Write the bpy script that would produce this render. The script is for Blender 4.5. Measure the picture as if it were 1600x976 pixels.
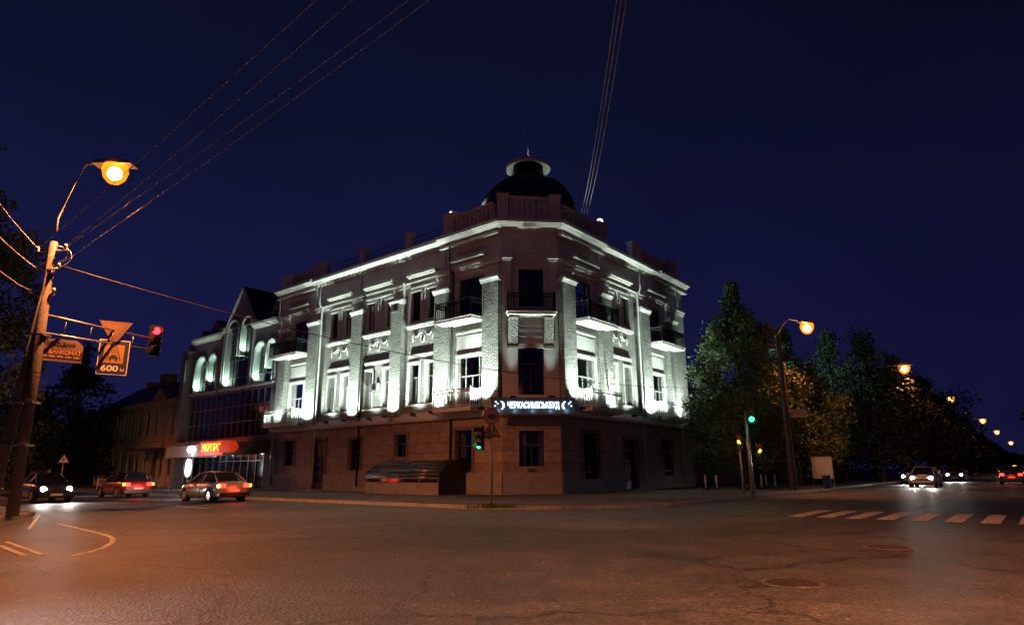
import bpy, bmesh, math, random
from math import sin, cos, pi, radians, atan, atan2, sqrt, tan
from mathutils import Vector, Matrix
random.seed(7)
for o in list(bpy.data.objects): bpy.data.objects.remove(o)
S = bpy.context.scene
COL = S.collection

# ------------------------------------------------------------------ camera
F = 1020.0; P = atan(247/1020); H = 1.4; ROLL = atan(16/2084)
cd = bpy.data.cameras.new('camera'); cam = bpy.data.objects.new('camera', cd); COL.objects.link(cam)
cd.sensor_width = 36; cd.lens = 36*F/1600; cd.clip_start = 0.1; cd.clip_end = 3000
cam.matrix_world = Matrix.Translation((0,0,H)) @ Matrix.Rotation(pi/2+P, 4, 'X') @ Matrix.Rotation(-ROLL, 4, 'Z')
S.camera = cam
# ------------------------------------------------------------------ night sky
W = bpy.data.worlds.new('World'); S.world = W; W.use_nodes = True
nt = W.node_tree; bg = nt.nodes['Background']
tc = nt.nodes.new('ShaderNodeTexCoord'); sp = nt.nodes.new('ShaderNodeSeparateXYZ')
nt.links.new(tc.outputs['Generated'], sp.inputs[0])
rp = nt.nodes.new('ShaderNodeValToRGB'); nt.links.new(sp.outputs['Z'], rp.inputs[0])
e = rp.color_ramp.elements
e[0].position = 0.0; e[0].color = (0.0100,0.0100,0.056,1)
e[1].position = 0.75; e[1].color = (0.0028,0.0034,0.0135,1)
m_ = e.new(0.22); m_.color = (0.0068,0.0074,0.042,1)
m_ = e.new(0.48); m_.color = (0.0038,0.0048,0.021,1)
mx = nt.nodes.new('ShaderNodeMath'); mx.operation='MULTIPLY_ADD'; mx.inputs[1].default_value=-0.42; mx.inputs[2].default_value=1.0
nt.links.new(sp.outputs['X'], mx.inputs[0])
vm = nt.nodes.new('ShaderNodeVectorMath'); vm.operation='SCALE'
nt.links.new(rp.outputs[0], vm.inputs[0]); nt.links.new(mx.outputs[0], vm.inputs[3])
sn = nt.nodes.new('ShaderNodeTexNoise'); sn.inputs['Scale'].default_value = 1.6; sn.inputs['Detail'].default_value = 5
nt.links.new(tc.outputs['Generated'], sn.inputs['Vector'])
sm_ = nt.nodes.new('ShaderNodeMapRange'); sm_.inputs[1].default_value=.3; sm_.inputs[2].default_value=.7; sm_.inputs[3].default_value=.74; sm_.inputs[4].default_value=1.22
nt.links.new(sn.outputs['Fac'], sm_.inputs[0])
vm2 = nt.nodes.new('ShaderNodeVectorMath'); vm2.operation='SCALE'; nt.links.new(vm.outputs[0], vm2.inputs[0]); nt.links.new(sm_.outputs[0], vm2.inputs[3])
nt.links.new(vm2.outputs[0], bg.inputs['Color']); bg.inputs['Strength'].default_value = 1.0
S.view_settings.view_transform = 'Standard'; S.view_settings.look = 'None'
S.view_settings.exposure = 0.0; S.view_settings.gamma = 1.0
try: S.view_settings.use_curve_mapping = False
except Exception: pass
S.cycles.sample_clamp_indirect = 3.0; S.cycles.max_bounces = 5
SODIUM = (1.0, 0.29, 0.085); COOL = (0.84, 1.0, 0.90)
K_FLOOD = 4.0; K_SOD = 1.5

# ------------------------------------------------------------------ pixel helpers (photo pixels, 1600 wide)
def ray(x, y):
    a = x-800; b = 488-y; c, s = cos(ROLL), sin(ROLL)
    a, b = a*c+b*s, -a*s+b*c
    return Vector((a, F*cos(P)-b*sin(P), F*sin(P)+b*cos(P)))
def at(x, y, Y): r = ray(x, y); return Vector((0,0,H))+r*(Y/r.y)
def atz(x, y, z=0.0): r = ray(x, y); return Vector((0,0,H))+r*((z-H)/r.z)

# ------------------------------------------------------------------ materials
MATS = {}
def mat(name, col=(.5,.5,.5), rough=.7, var=.0, vscale=3.0, bump=0.0, bscale=20.0, metal=0.0, emit=None, estr=0.0, dirt=0.0, coat=0.0, spec=.5):
    if name in MATS: return MATS[name]
    m = bpy.data.materials.new(name); m.use_nodes = True; n = m.node_tree; b = n.nodes['Principled BSDF']
    b.inputs['Base Color'].default_value = (*col,1); b.inputs['Roughness'].default_value = rough
    b.inputs['Metallic'].default_value = metal; b.inputs['Specular IOR Level'].default_value = spec
    b.inputs['Coat Weight'].default_value = coat
    t = n.nodes.new('ShaderNodeTexCoord')
    if var > 0:
        no = n.nodes.new('ShaderNodeTexNoise'); no.inputs['Scale'].default_value = vscale; no.inputs['Detail'].default_value = 8
        no.inputs['Roughness'].default_value = .65
        n.links.new(t.outputs['Object'], no.inputs['Vector'])
        r = n.nodes.new('ShaderNodeValToRGB'); n.links.new(no.outputs['Fac'], r.inputs[0])
        r.color_ramp.elements[0].position = .3; r.color_ramp.elements[1].position = .7
        r.color_ramp.elements[0].color = (*[c*(1-var) for c in col],1)
        r.color_ramp.elements[1].color = (*[min(1,c*(1+var)) for c in col],1)
        n.links.new(r.outputs[0], b.inputs['Base Color'])
        mr = n.nodes.new('ShaderNodeMapRange'); n.links.new(no.outputs['Fac'], mr.inputs[0])
        mr.inputs[3].default_value = max(0,rough-.12); mr.inputs[4].default_value = min(1,rough+.12)
        n.links.new(mr.outputs[0], b.inputs['Roughness'])
    if bump > 0:
        nb = n.nodes.new('ShaderNodeTexNoise'); nb.inputs['Scale'].default_value = bscale; nb.inputs['Detail'].default_value = 6
        n.links.new(t.outputs['Object'], nb.inputs['Vector'])
        bp = n.nodes.new('ShaderNodeBump'); bp.inputs['Strength'].default_value = bump; bp.inputs['Distance'].default_value = .05
        n.links.new(nb.outputs['Fac'], bp.inputs['Height']); n.links.new(bp.outputs[0], b.inputs['Normal'])
    if emit:
        b.inputs['Emission Color'].default_value = (*emit,1); b.inputs['Emission Strength'].default_value = estr
    MATS[name] = m; return m
def brick_mat(name, c1, c2, mortar, bw, bh, bump, rough=.85, noise=.5, mort=.02, nscale=6):
    m = bpy.data.materials.new(name); m.use_nodes = True; n = m.node_tree; b = n.nodes['Principled BSDF']
    uv = n.nodes.new('ShaderNodeUVMap'); uv.uv_map = 'UVMap'
    br = n.nodes.new('ShaderNodeTexBrick'); n.links.new(uv.outputs[0], br.inputs['Vector'])
    br.inputs['Scale'].default_value = 1.0; br.inputs['Brick Width'].default_value = bw; br.inputs['Row Height'].default_value = bh
    br.inputs['Mortar Size'].default_value = mort; br.inputs['Mortar Smooth'].default_value = .3
    br.inputs['Color1'].default_value = (*c1,1); br.inputs['Color2'].default_value = (*c2,1); br.inputs['Mortar'].default_value = (*mortar,1)
    no = n.nodes.new('ShaderNodeTexNoise'); n.links.new(uv.outputs[0], no.inputs['Vector']); no.inputs['Scale'].default_value = nscale; no.inputs['Detail'].default_value = 7
    mixc = n.nodes.new('ShaderNodeMix'); mixc.data_type='RGBA'; mixc.blend_type='MULTIPLY'; mixc.inputs[0].default_value = noise
    n.links.new(br.outputs['Color'], mixc.inputs[6]); n.links.new(no.outputs['Color'], mixc.inputs[7])
    hs = n.nodes.new('ShaderNodeHueSaturation'); hs.inputs['Saturation'].default_value=0; hs.inputs['Value'].default_value=1.7
    n.links.new(no.outputs['Color'], hs.inputs['Color']); n.links.new(hs.outputs[0], mixc.inputs[7])
    n.links.new(mixc.outputs[2], b.inputs['Base Color']); b.inputs['Roughness'].default_value = rough
    ma = n.nodes.new('ShaderNodeMath'); ma.operation='MULTIPLY_ADD'; ma.inputs[1].default_value = -.6
    n.links.new(br.outputs['Fac'], ma.inputs[0]); n.links.new(no.outputs['Fac'], ma.inputs[2])
    bp = n.nodes.new('ShaderNodeBump'); bp.inputs['Strength'].default_value = bump; bp.inputs['Distance'].default_value = .11
    n.links.new(ma.outputs[0], bp.inputs['Height']); n.links.new(bp.outputs[0], b.inputs['Normal'])
    MATS[name] = m; return m
def asphalt_mat(name, base=.082, cracks=True, tint=(.84,.94,1.14), rough=.52):
    m = bpy.data.materials.new(name); m.use_nodes = True; n = m.node_tree; b = n.nodes['Principled BSDF']
    t = n.nodes.new('ShaderNodeTexCoord')
    def noise(sc, det=8, ro=.6):
        x = n.nodes.new('ShaderNodeTexNoise'); x.inputs['Scale'].default_value = sc; x.inputs['Detail'].default_value = det; x.inputs['Roughness'].default_value = ro
        n.links.new(t.outputs['Object'], x.inputs['Vector']); return x
    big = noise(.16); mid = noise(1.3); fine = noise(38, 3, .8)
    def ramp(src, p0, c0, p1, c1):
        r = n.nodes.new('ShaderNodeValToRGB'); n.links.new(src, r.inputs[0])
        r.color_ramp.elements[0].position=p0; r.color_ramp.elements[1].position=p1
        r.color_ramp.elements[0].color=(c0,c0,c0,1); r.color_ramp.elements[1].color=(c1,c1,c1,1); return r
    def mul(a, c):
        x = n.nodes.new('ShaderNodeMix'); x.data_type='RGBA'; x.blend_type='MULTIPLY'; x.inputs[0].default_value=1
        n.links.new(a, x.inputs[6]); n.links.new(c, x.inputs[7]); return x.outputs[2]
    r1 = ramp(big.outputs['Fac'], .35, base*.62, .65, base*1.45)
    r2 = ramp(mid.outputs['Fac'], .3, .7, .7, 1.25)
    vo = n.nodes.new('ShaderNodeTexVoronoi'); vo.inputs['Scale'].default_value = 26; n.links.new(t.outputs['Object'], vo.inputs['Vector'])
    r3 = ramp(vo.outputs['Color'], .1, .45, .9, 1.5); q3=r3.color_ramp.elements.new(.97); q3.color=(4.2,4.0,3.8,1)
    pv = n.nodes.new('ShaderNodeTexVoronoi'); pv.distance='CHEBYCHEV'; pv.inputs['Scale'].default_value=.11
    mp = n.nodes.new('ShaderNodeMapping'); mp.inputs['Rotation'].default_value=(0,0,.67); mp.inputs['Scale'].default_value=(1,1.7,1); n.links.new(t.outputs['Object'], mp.inputs['Vector']); n.links.new(mp.outputs[0], pv.inputs['Vector'])
    r5 = ramp(pv.outputs['Color'], .15, .66, .85, 1.22); r5.color_ramp.interpolation='LINEAR'
    st = noise(.55, 3, .5); r6 = ramp(st.outputs['Fac'], .30, .55, .42, 1.0)
    c = mul(mul(mul(r1.outputs[0], r2.outputs[0]), r3.outputs[0]), mul(r5.outputs[0], r6.outputs[0]))
    if cracks:
        dn = n.nodes.new('ShaderNodeVectorMath'); dn.operation='MULTIPLY_ADD'
        n.links.new(mid.outputs['Color'], dn.inputs[0]); dn.inputs[1].default_value=(1.6,1.6,0); n.links.new(t.outputs['Object'], dn.inputs[2])
        vc = n.nodes.new('ShaderNodeTexVoronoi'); vc.feature='DISTANCE_TO_EDGE'; vc.inputs['Scale'].default_value=.22
        n.links.new(dn.outputs[0], vc.inputs['Vector'])
        r4 = ramp(vc.outputs['Distance'], .003, .25, .012, 1.0)
        c = mul(c, r4.outputs[0])
    tn = n.nodes.new('ShaderNodeMix'); tn.data_type='RGBA'; tn.blend_type='MULTIPLY'; tn.inputs[0].default_value=1; tn.inputs[7].default_value=(*tint,1)
    n.links.new(c, tn.inputs[6]); n.links.new(tn.outputs[2], b.inputs['Base Color'])
    mr = n.nodes.new('ShaderNodeMapRange'); n.links.new(mid.outputs['Fac'], mr.inputs[0]); mr.inputs[3].default_value=rough-.12; mr.inputs[4].default_value=rough+.2
    n.links.new(mr.outputs[0], b.inputs['Roughness'])
    ad = n.nodes.new('ShaderNodeMath'); ad.operation='ADD'; n.links.new(vo.outputs['Distance'], ad.inputs[0]); n.links.new(fine.outputs['Fac'], ad.inputs[1])
    bp = n.nodes.new('ShaderNodeBump'); bp.inputs['Strength'].default_value=.9; bp.inputs['Distance'].default_value=.016
    n.links.new(ad.outputs[0], bp.inputs['Height']); n.links.new(bp.outputs[0], b.inputs['Normal'])
    MATS[name]=m; return m
def leaf_mat(name, c1, c2, rough=.6):
    m = bpy.data.materials.new(name); m.use_nodes = True; n = m.node_tree; b = n.nodes['Principled BSDF']
    g = n.nodes.new('ShaderNodeNewGeometry'); r = n.nodes.new('ShaderNodeValToRGB'); n.links.new(g.outputs['Random Per Island'], r.inputs[0])
    r.color_ramp.elements[0].color=(*c1,1); r.color_ramp.elements[1].color=(*c2,1)
    n.links.new(r.outputs[0], b.inputs['Base Color']); b.inputs['Roughness'].default_value=rough; b.inputs['Specular IOR Level'].default_value=.25
    MATS[name]=m; return m

asphalt = asphalt_mat('asphalt'); paving = asphalt_mat('paving', .085, True, (1,1,1), .75)
plaster = mat('painted plaster', (.60,.62,.60), .8, .2, .9, .3, 30)
plaster_trim = mat('trim plaster', (.70,.71,.66), .75, .08, 3, .2, 40)
rock = brick_mat('rough faced brick', (.60,.61,.56), (.36,.38,.34), (.16,.17,.15), .30, .11, 1.0, .85, .8, .018, 11)
smallbrick = brick_mat('painted brick', (.54,.55,.49), (.43,.44,.40), (.26,.27,.24), .27, .09, .8, .8, .5, .012, 9)
stone = brick_mat('ground floor stone', (.34,.27,.235), (.24,.19,.17), (.09,.07,.065), 1.3, .62, .5, .75, .85, .014, 2.3)
plinth_m = mat('plinth concrete', (.27,.28,.29), .8, .25, 2, .4, 15)
trimdark = mat('dark stone trim', (.16,.13,.12), .7, .2, 4)
kerb_m = mat('kerb stone', (.33,.32,.30), .85, .3, 2, .4, 25)
glass = mat('window glass', (.012,.013,.02), .07, bump=.03, bscale=2.0, spec=.9)
wglass = bpy.data.materials.new('window glass clear'); wglass.use_nodes=True
_n=wglass.node_tree; _n.nodes.remove(_n.nodes['Principled BSDF']); _g=_n.nodes.new('ShaderNodeBsdfGlossy'); _g.inputs['Roughness'].default_value=.05; _g.inputs[0].default_value=(.9,.9,.95,1)
_t=_n.nodes.new('ShaderNodeBsdfTransparent'); _t.inputs[0].default_value=(.6,.62,.65,1); _m=_n.nodes.new('ShaderNodeMixShader'); _l=_n.nodes.new('ShaderNodeFresnel'); _l.inputs[0].default_value=1.75
_n.links.new(_l.outputs[0],_m.inputs[0]); _n.links.new(_t.outputs[0],_m.inputs[1]); _n.links.new(_g.outputs[0],_m.inputs[2]); _n.links.new(_m.outputs[0],_n.nodes['Material Output'].inputs['Surface'])
room_m = mat('dark room', (.03,.028,.026), .9)
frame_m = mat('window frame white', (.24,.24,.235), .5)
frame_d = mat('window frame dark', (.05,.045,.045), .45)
iron = mat('black iron', (.02,.02,.022), .4, metal=.3)
ironw = mat('white painted iron', (.62,.64,.62), .5)
curtain = mat('curtain', (.15,.15,.145), .9, .3, 6)
dome_m = brick_mat('dome tiles', (.075,.08,.085), (.04,.042,.046), (.02,.02,.022), .34, .26, 1.0, .6, .5, .04, 8)
roof_m = mat('dark roof metal', (.035,.036,.04), .5, .3, 2)
conc = mat('pole concrete', (.11,.10,.095), .85, .3, 3, .5, 12)
steel = mat('galvanised steel', (.32,.33,.34), .4, .15, 5, metal=.7)
paint_w = mat('road paint', (.50,.49,.46), .7, .35, 5, .3, 30)
def _wear(m):
    n = m.node_tree; b = n.nodes['Principled BSDF']; t = n.nodes.new('ShaderNodeTexCoord')
    no = n.nodes.new('ShaderNodeTexNoise'); no.inputs['Scale'].default_value = 4.5; no.inputs['Detail'].default_value = 10; no.inputs['Roughness'].default_value=.75; n.links.new(t.outputs['Object'], no.inputs['Vector'])
    r = n.nodes.new('ShaderNodeValToRGB'); r.color_ramp.elements[0].position=.40; r.color_ramp.elements[1].position=.50; n.links.new(no.outputs['Fac'], r.inputs[0])
    mx = n.nodes.new('ShaderNodeMix'); mx.data_type='RGBA'; mx.inputs[6].default_value=(.13,.125,.12,1); mx.inputs[7].default_value=(.62,.61,.57,1)
    n.links.new(r.outputs[0], mx.inputs[0]); n.links.new(mx.outputs[2], b.inputs['Base Color'])
_wear(paint_w)
bark = mat('bark', (.09,.07,.055), .9, .4, 6, .9, 12)
leafA = leaf_mat('leaves linden', (.045,.075,.025), (.10,.15,.06))
leafB = leaf_mat('leaves dark', (.014,.022,.010), (.035,.05,.022), .9)
grass_m = leaf_mat('grass blades', (.04,.07,.015), (.09,.13,.03))
plastic = mat('black plastic', (.02,.02,.02), .4)
white_sm = mat('sign white', (.62,.60,.56), .5, .1, 4)
blue_sm = mat('sign blue', (.03,.05,.14), .45)
dark_sm = mat('sign navy', (.02,.03,.06), .45)
red_sm = mat('sign red', (.20,.02,.015), .5)
yellow_sm = mat('sign yellow', (.65,.42,.05), .5)
black_sm = mat('sign black', (.015,.015,.015), .6)
yellowwall = mat('ochre plaster', (.33,.235,.135), .85, .25, 1.2, .3, 20)
mod_wall = mat('modern building render', (.22,.20,.22), .8, .12, 1, .2, 30)
mod_trim = mat('modern building trim', (.5,.5,.5), .7, .1, 4)
reveal_m = mat('arch reveal white', (.62,.66,.62), .7)
cwglass = mat('curtain wall glass', (.012,.012,.016), .10, bump=.06, bscale=1.2, spec=.9)
cwframe = mat('curtain wall mullion', (.22,.22,.22), .4, metal=.5)

# ------------------------------------------------------------------ mesh builder
OFF = {}
class Fr:
    def __init__(s, o, e1, e2): s.o = Vector((o[0],o[1],o[2] if len(o)>2 else 0)); s.a = Vector((e1[0],e1[1],0)).normalized(); s.b = Vector((e2[0],e2[1],0)).normalized()
    def __call__(s, u, n, z): return s.o + s.a*u + s.b*n + Vector((0,0,z))
ID = Fr((0,0,0),(1,0),(0,1))
class MB:
    def __init__(s, fr=ID): s.f = fr; s.v = []; s.l = []; s.p = []; s.sm = []
    def vert(s, u, n, z): s.l.append((u,n,z)); s.v.append(s.f(u,n,z)); return len(s.v)-1
    def face(s, idx, smooth=False): s.p.append(tuple(idx)); s.sm.append(smooth)
    def quad(s, pts, smooth=False): s.face([s.vert(*p) for p in pts], smooth)
    def box(s, u0,u1,n0,n1,z0,z1):
        i = [s.vert(a,b,c) for a in (u0,u1) for b in (n0,n1) for c in (z0,z1)]
        for q in ((0,1,3,2),(4,6,7,5),(0,4,5,1),(2,3,7,6),(0,2,6,4),(1,5,7,3)): s.face([i[k] for k in q])
        return s
    def prism(s, pts, n0, n1):      # polygon in (u,z) extruded along n
        a = [s.vert(u,n0,z) for u,z in pts]; b = [s.vert(u,n1,z) for u,z in pts]; k = len(pts)
        s.face(a); s.face(b[::-1])
        for i in range(k): s.face([a[i],b[i],b[(i+1)%k],a[(i+1)%k]])
        return s
    def prismu(s, pts, u0, u1):     # polygon in (n,z) extruded along u
        a = [s.vert(u0,n,z) for n,z in pts]; b = [s.vert(u1,n,z) for n,z in pts]; k = len(pts)
        s.face(a); s.face(b[::-1])
        for i in range(k): s.face([a[i],b[i],b[(i+1)%k],a[(i+1)%k]])
        return s
    def prismz(s, pts, z0, z1):
        a = [s.vert(x,y,z0) for x,y in pts]; b = [s.vert(x,y,z1) for x,y in pts]; k = len(pts)
        s.face(a[::-1]); s.face(b)
        for i in range(k): s.face([a[i],a[(i+1)%k],b[(i+1)%k],b[i]])
        return s
    def tube(s, pts, r, seg=8, cap=True):
        pts = [Vector(p) for p in pts]; rs = r if isinstance(r,(list,tuple)) else [r]*len(pts); rings = []
        for i,p in enumerate(pts):
            d = (pts[min(i+1,len(pts)-1)]-pts[max(i-1,0)]); d = d.normalized() if d.length>1e-9 else Vector((0,0,1))
            ref = Vector((0,0,1)) if abs(d.z)<.9 else Vector((1,0,0))
            x = d.cross(ref).normalized(); y = d.cross(x)
            rings.append([s.vert(*(p+(x*cos(2*pi*k/seg)+y*sin(2*pi*k/seg))*rs[i])) for k in range(seg)])
        for a,b in zip(rings, rings[1:]):
            for k in range(seg): s.face([a[k],a[(k+1)%seg],b[(k+1)%seg],b[k]], seg>4)
        if cap: s.face(rings[0][::-1]); s.face(rings[-1])
        return s
    def lathe(s, prof, c=(0,0), seg=24, smooth=True):    # prof (r,z)
        rings = [[s.vert(c[0]+r*cos(2*pi*k/seg), c[1]+r*sin(2*pi*k/seg), z) for k in range(seg)] for r,z in prof]
        for a,b in zip(rings, rings[1:]):
            for k in range(seg): s.face([a[k],a[(k+1)%seg],b[(k+1)%seg],b[k]], smooth)
        s.face(rings[0][::-1]); s.face(rings[-1]); return s
    def disc(s, c, r, n0, n1, seg=24):  # disc in (u,z) plane with thickness along n
        return s.prism([(c[0]+r*cos(2*pi*k/seg), c[1]+r*sin(2*pi*k/seg)) for k in range(seg)], n0, n1)
    def ball(s, c, r, sz=1.0, seg=14):
        k = seg//2
        return s.lathe([(max(.001,r*sin(pi*i/k)), c[2]-r*sz*cos(pi*i/k)) for i in range(k+1)], (c[0],c[1]), seg)
    def wall(s, outer, holes, n, depth):  # flat sheet in (u,z) at n with holes; reveals go back by depth
        bm = bmesh.new(); loops = [outer]+holes; ed = []
        for L in loops:
            vs = [bm.verts.new((u,0,z)) for u,z in L]
            for i in range(len(vs)): ed.append(bm.edges.new((vs[i],vs[(i+1)%len(vs)])))
        bmesh.ops.triangle_fill(bm, use_beauty=True, use_dissolve=False, edges=ed, normal=(0,-1,0))
        bm.verts.index_update(); base = [s.vert(v.co.x, n, v.co.z) for v in bm.verts]
        for f in bm.faces: s.face([base[v.index] for v in f.verts])
        bm.free()
        for L in holes:
            k = len(L)
            for i in range(k):
                a, b = L[i], L[(i+1)%k]
                s.quad([(a[0],n,a[1]),(b[0],n,b[1]),(b[0],n-depth,b[1]),(a[0],n-depth,a[1])])
        return s
    def build(s, name, m, parent=None, loc=None):
        off = OFF.get(parent.name, Vector((0,0,0))) if parent else Vector((0,0,0))
        o_loc = Vector(loc) if loc is not None else Vector((0,0,0))   # only for top-level meshes
        me = bpy.data.meshes.new(name)
        me.from_pydata([tuple(p-off-o_loc) for p in s.v], [], s.p)
        uv = me.uv_layers.new(name='UVMap'); li = 0
        for fi, f in enumerate(s.p):
            L = [Vector(s.l[i]) for i in f]; nrm = Vector((0,0,0))
            for i in range(len(L)):
                nrm += (L[i]-L[0]).cross(L[(i+1)%len(L)]-L[0])
            a = [abs(x) for x in nrm]
            for q in L:
                if a[2] >= a[0] and a[2] >= a[1]: uv.data[li].uv = (q.x, q.y)
                elif a[1] >= a[0]: uv.data[li].uv = (q.x, q.z)
                else: uv.data[li].uv = (q.y, q.z)
                li += 1
        for fi, p in enumerate(me.polygons): p.use_smooth = s.sm[fi]
        bm = bmesh.new(); bm.from_mesh(me); bmesh.ops.recalc_face_normals(bm, faces=bm.faces); bm.to_mesh(me); bm.free()
        ms = m if isinstance(m,(list,tuple)) else [m]
        for q in ms: me.materials.append(q)
        o = bpy.data.objects.new(name, me); COL.objects.link(o)
        if parent: o.parent = parent; OFF[o.name] = off
        else: o.location = o_loc; OFF[o.name] = o_loc
        return o
def tag(o, label=None, cat=None, group=None, kind=None):
    if label: o['label'] = label
    if cat: o['category'] = cat
    if group: o['group'] = group
    if kind: o['kind'] = kind
    return o
def thing(name, label, cat, loc=(0,0,0), rz=0, group=None):
    o = bpy.data.objects.new(name, None); COL.objects.link(o); o.location = loc; o.rotation_euler = (0,0,rz); o.empty_display_size=.3
    tag(o, label, cat, group); OFF[o.name] = Vector(loc); return o
def copy_tree(o, parent=None):
    c = o.copy(); COL.objects.link(c)
    if parent: c.parent = parent
    for ch in list(o.children): copy_tree(ch, c)
    return c
def light(kind, loc, parent, energy, color, radius=.1, aim=None, angle=None, blend=.5, name=None):
    d = bpy.data.lights.new(name or 'lamp_light', kind); d.energy = energy; d.color = color; d.shadow_soft_size = radius
    o = bpy.data.objects.new(name or 'lamp_light', d); COL.objects.link(o)
    off = OFF.get(parent.name, Vector((0,0,0))) if parent else Vector((0,0,0))
    o.parent = parent; o.location = Vector(loc)-off
    if kind == 'SPOT':
        d.spot_size = radians(angle); d.spot_blend = blend
        o.rotation_mode='QUATERNION'; o.rotation_quaternion = Vector(aim).to_track_quat('-Z','Y')
    return o
def text(s, size, m, name, parent, origin, right, up=(0,0,1), depth=.02, sx=1.0, bold=0.0, width=None, center=True):
    cu = bpy.data.curves.new(name, 'FONT'); cu.body = s; cu.size = size; cu.extrude = depth/2; cu.offset = bold
    o = bpy.data.objects.new('tmp', cu); COL.objects.link(o); bpy.context.view_layer.update()
    me = bpy.data.meshes.new_from_object(o.evaluated_get(bpy.context.evaluated_depsgraph_get())); bpy.data.objects.remove(o)
    xs = [v.co.x for v in me.vertices]; ys = [v.co.y for v in me.vertices]
    if not xs: return None
    x0, x1, y0, y1 = min(xs), max(xs), min(ys), max(ys)
    if width: sx = width/(x1-x0)
    R = Vector(right).normalized(); U = Vector(up).normalized(); N = R.cross(U)
    off = OFF.get(parent.name, Vector((0,0,0)))
    cx = (x0+x1)/2 if center else x0; cy = (y0+y1)/2
    for v in me.vertices:
        c = v.co.copy(); v.co = Vector(origin)-off + R*(c.x-cx)*sx + U*(c.y-cy) + N*c.z
    me.materials.clear(); me.materials.append(m); me.name = name
    o = bpy.data.objects.new(name, me); COL.objects.link(o); o.parent = parent; OFF[o.name] = off
    return o
def rect(u0,u1,z0,z1): return [(u0,z0),(u1,z0),(u1,z1),(u0,z1)]
def arch(u0,u1,z0,z1,k=12):
    r=(u1-u0)/2; c=(u0+u1)/2; zs=z1-r
    return [(u0,z0),(u1,z0)]+[(c+r*cos(pi*i/k), zs+r*sin(pi*i/k)) for i in range(k+1)]

# ------------------------------------------------------------------ site frames
A = Vector((-.571,37.315)); dL = Vector((-.7675,.6411)); nL = Vector((-.6411,-.7675))
B = Vector((2.721,37.657)); dR = Vector((.6196,.7849)); nR = Vector((.7849,-.6196))
cC = Vector((.9947,.1031)); nC = Vector((.1031,-.9947)); CW = 3.31
FL = Fr(A, dL, nL); FR = Fr(B, dR, nR); FC = Fr(A, cC, nC)
Aw = A; Bw = B

# ------------------------------------------------------------------ ground
g = MB(); R_ = 900
N_=24
for i in range(N_):
    for j in range(N_):
        x0=-R_+2*R_*i/N_; x1=-R_+2*R_*(i+1)/N_; y0=-300+1300*j/N_; y1=-300+1300*(j+1)/N_
        g.quad([(x0,y0,0),(x1,y0,0),(x1,y1,0),(x0,y1,0)])
tag(g.build('road', asphalt), kind='structure')
def inter(oa, da, ob, db):
    M = Matrix(((da.x,-db.x),(da.y,-db.y))); t = M.inverted() @ (ob-oa); return oa+da*t.x
def corner(nl, nr, rad, k=14, signl=1, signr=1):
    # rounded corner between offset lines of the two streets; returns points from left street to right street
    X = inter(A+nL*nl, dL, B+nR*nr, dR)
    ang = dL.angle(dR); t = rad/tan(ang/2)
    return X, t
def fillet(X, d1, d2, rad, k=14):
    d1=d1.normalized(); d2=d2.normalized(); ang=d1.angle(d2); t=rad/tan(ang/2)
    p1=X+d1*t; p2=X+d2*t; bis=(d1+d2).normalized(); c=X+bis*(rad/sin(ang/2))
    a1=atan2(*(p1-c).yx); a2=atan2(*(p2-c).yx)
    d=(a2-a1+pi)%(2*pi)-pi
    return [c+Vector((cos(a1+d*i/k),sin(a1+d*i/k)))*rad for i in range(k+1)]
def block(name, X, d1, d2, rad, len1, len2, kerbname):
    arc = fillet(X, d1, d2, rad)
    edge = [X+d1*len1]+arc+[X+d2*len2]
    far = X+d1*len1+d2*len2
    # pavement sheet and kerb
    s = MB(); s.prismz([(p.x,p.y) for p in edge]+[(far.x,far.y)], -.05, .12)
    tag(s.build(name, paving), kind='structure')
    k = MB()
    ed2=[(a,b) for a,b in zip(edge, edge[1:])]; ed2[0]=(ed2[0][1],ed2[0][0])
    for a,b in ed2:
        d=(b-a).normalized(); n=Vector((d.y,-d.x))
        if n.dot((X-far))<0: n=-n
        L=(b-a).length; m=max(1,int(min(L,60)/1.0)) if L>3 else 1; b_=b; b=a+(b-a)*(min(L,60)/L) if L>3 else b
        for i in range(m):
            p=a+(b-a)*(i+.008)/m; q=a+(b-a)*(i+.992)/m
            pts=[p+n*.15,q+n*.15,q-n*.0,p-n*.0]
            k.prismz([(v.x,v.y) for v in pts],-.05,.135+random.uniform(-.006,.006))
        if L>60: k.prismz([tuple(v) for v in (b+n*.15,b_+n*.15,b_,b)],-.05,.135)
    tag(k.build(kerbname, kerb_m), kind='structure')
    return edge
X1 = inter(A+nL*9.3, dL, B+nR*9.6, dR)
main_edge = block('pavement', X1, dL, dR, 6.5, 260, 700, 'kerb')
X2 = inter(A+nL*20.6, dL, B-nR*3.5, dR)
block('pavement_beyond_street', X2, dL, -dR, 5, 260, 120, 'kerb_beyond_street')
X3 = inter(A+nL*28.5, dL, B+nR*25.5, dR)
block('pavement_across_street', X3+(-dL)*0, dR, -dL, 6, 700, 60, 'kerb_across_street')
# crosswalk across right street
p = MB(FR)
nn = 14.9
while nn < 25:
    p.box(-9.9,-6.2, nn, nn+.42, .003,.006); nn += .80
tag(p.build('crosswalk_marking', paint_w), kind='structure')
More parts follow.
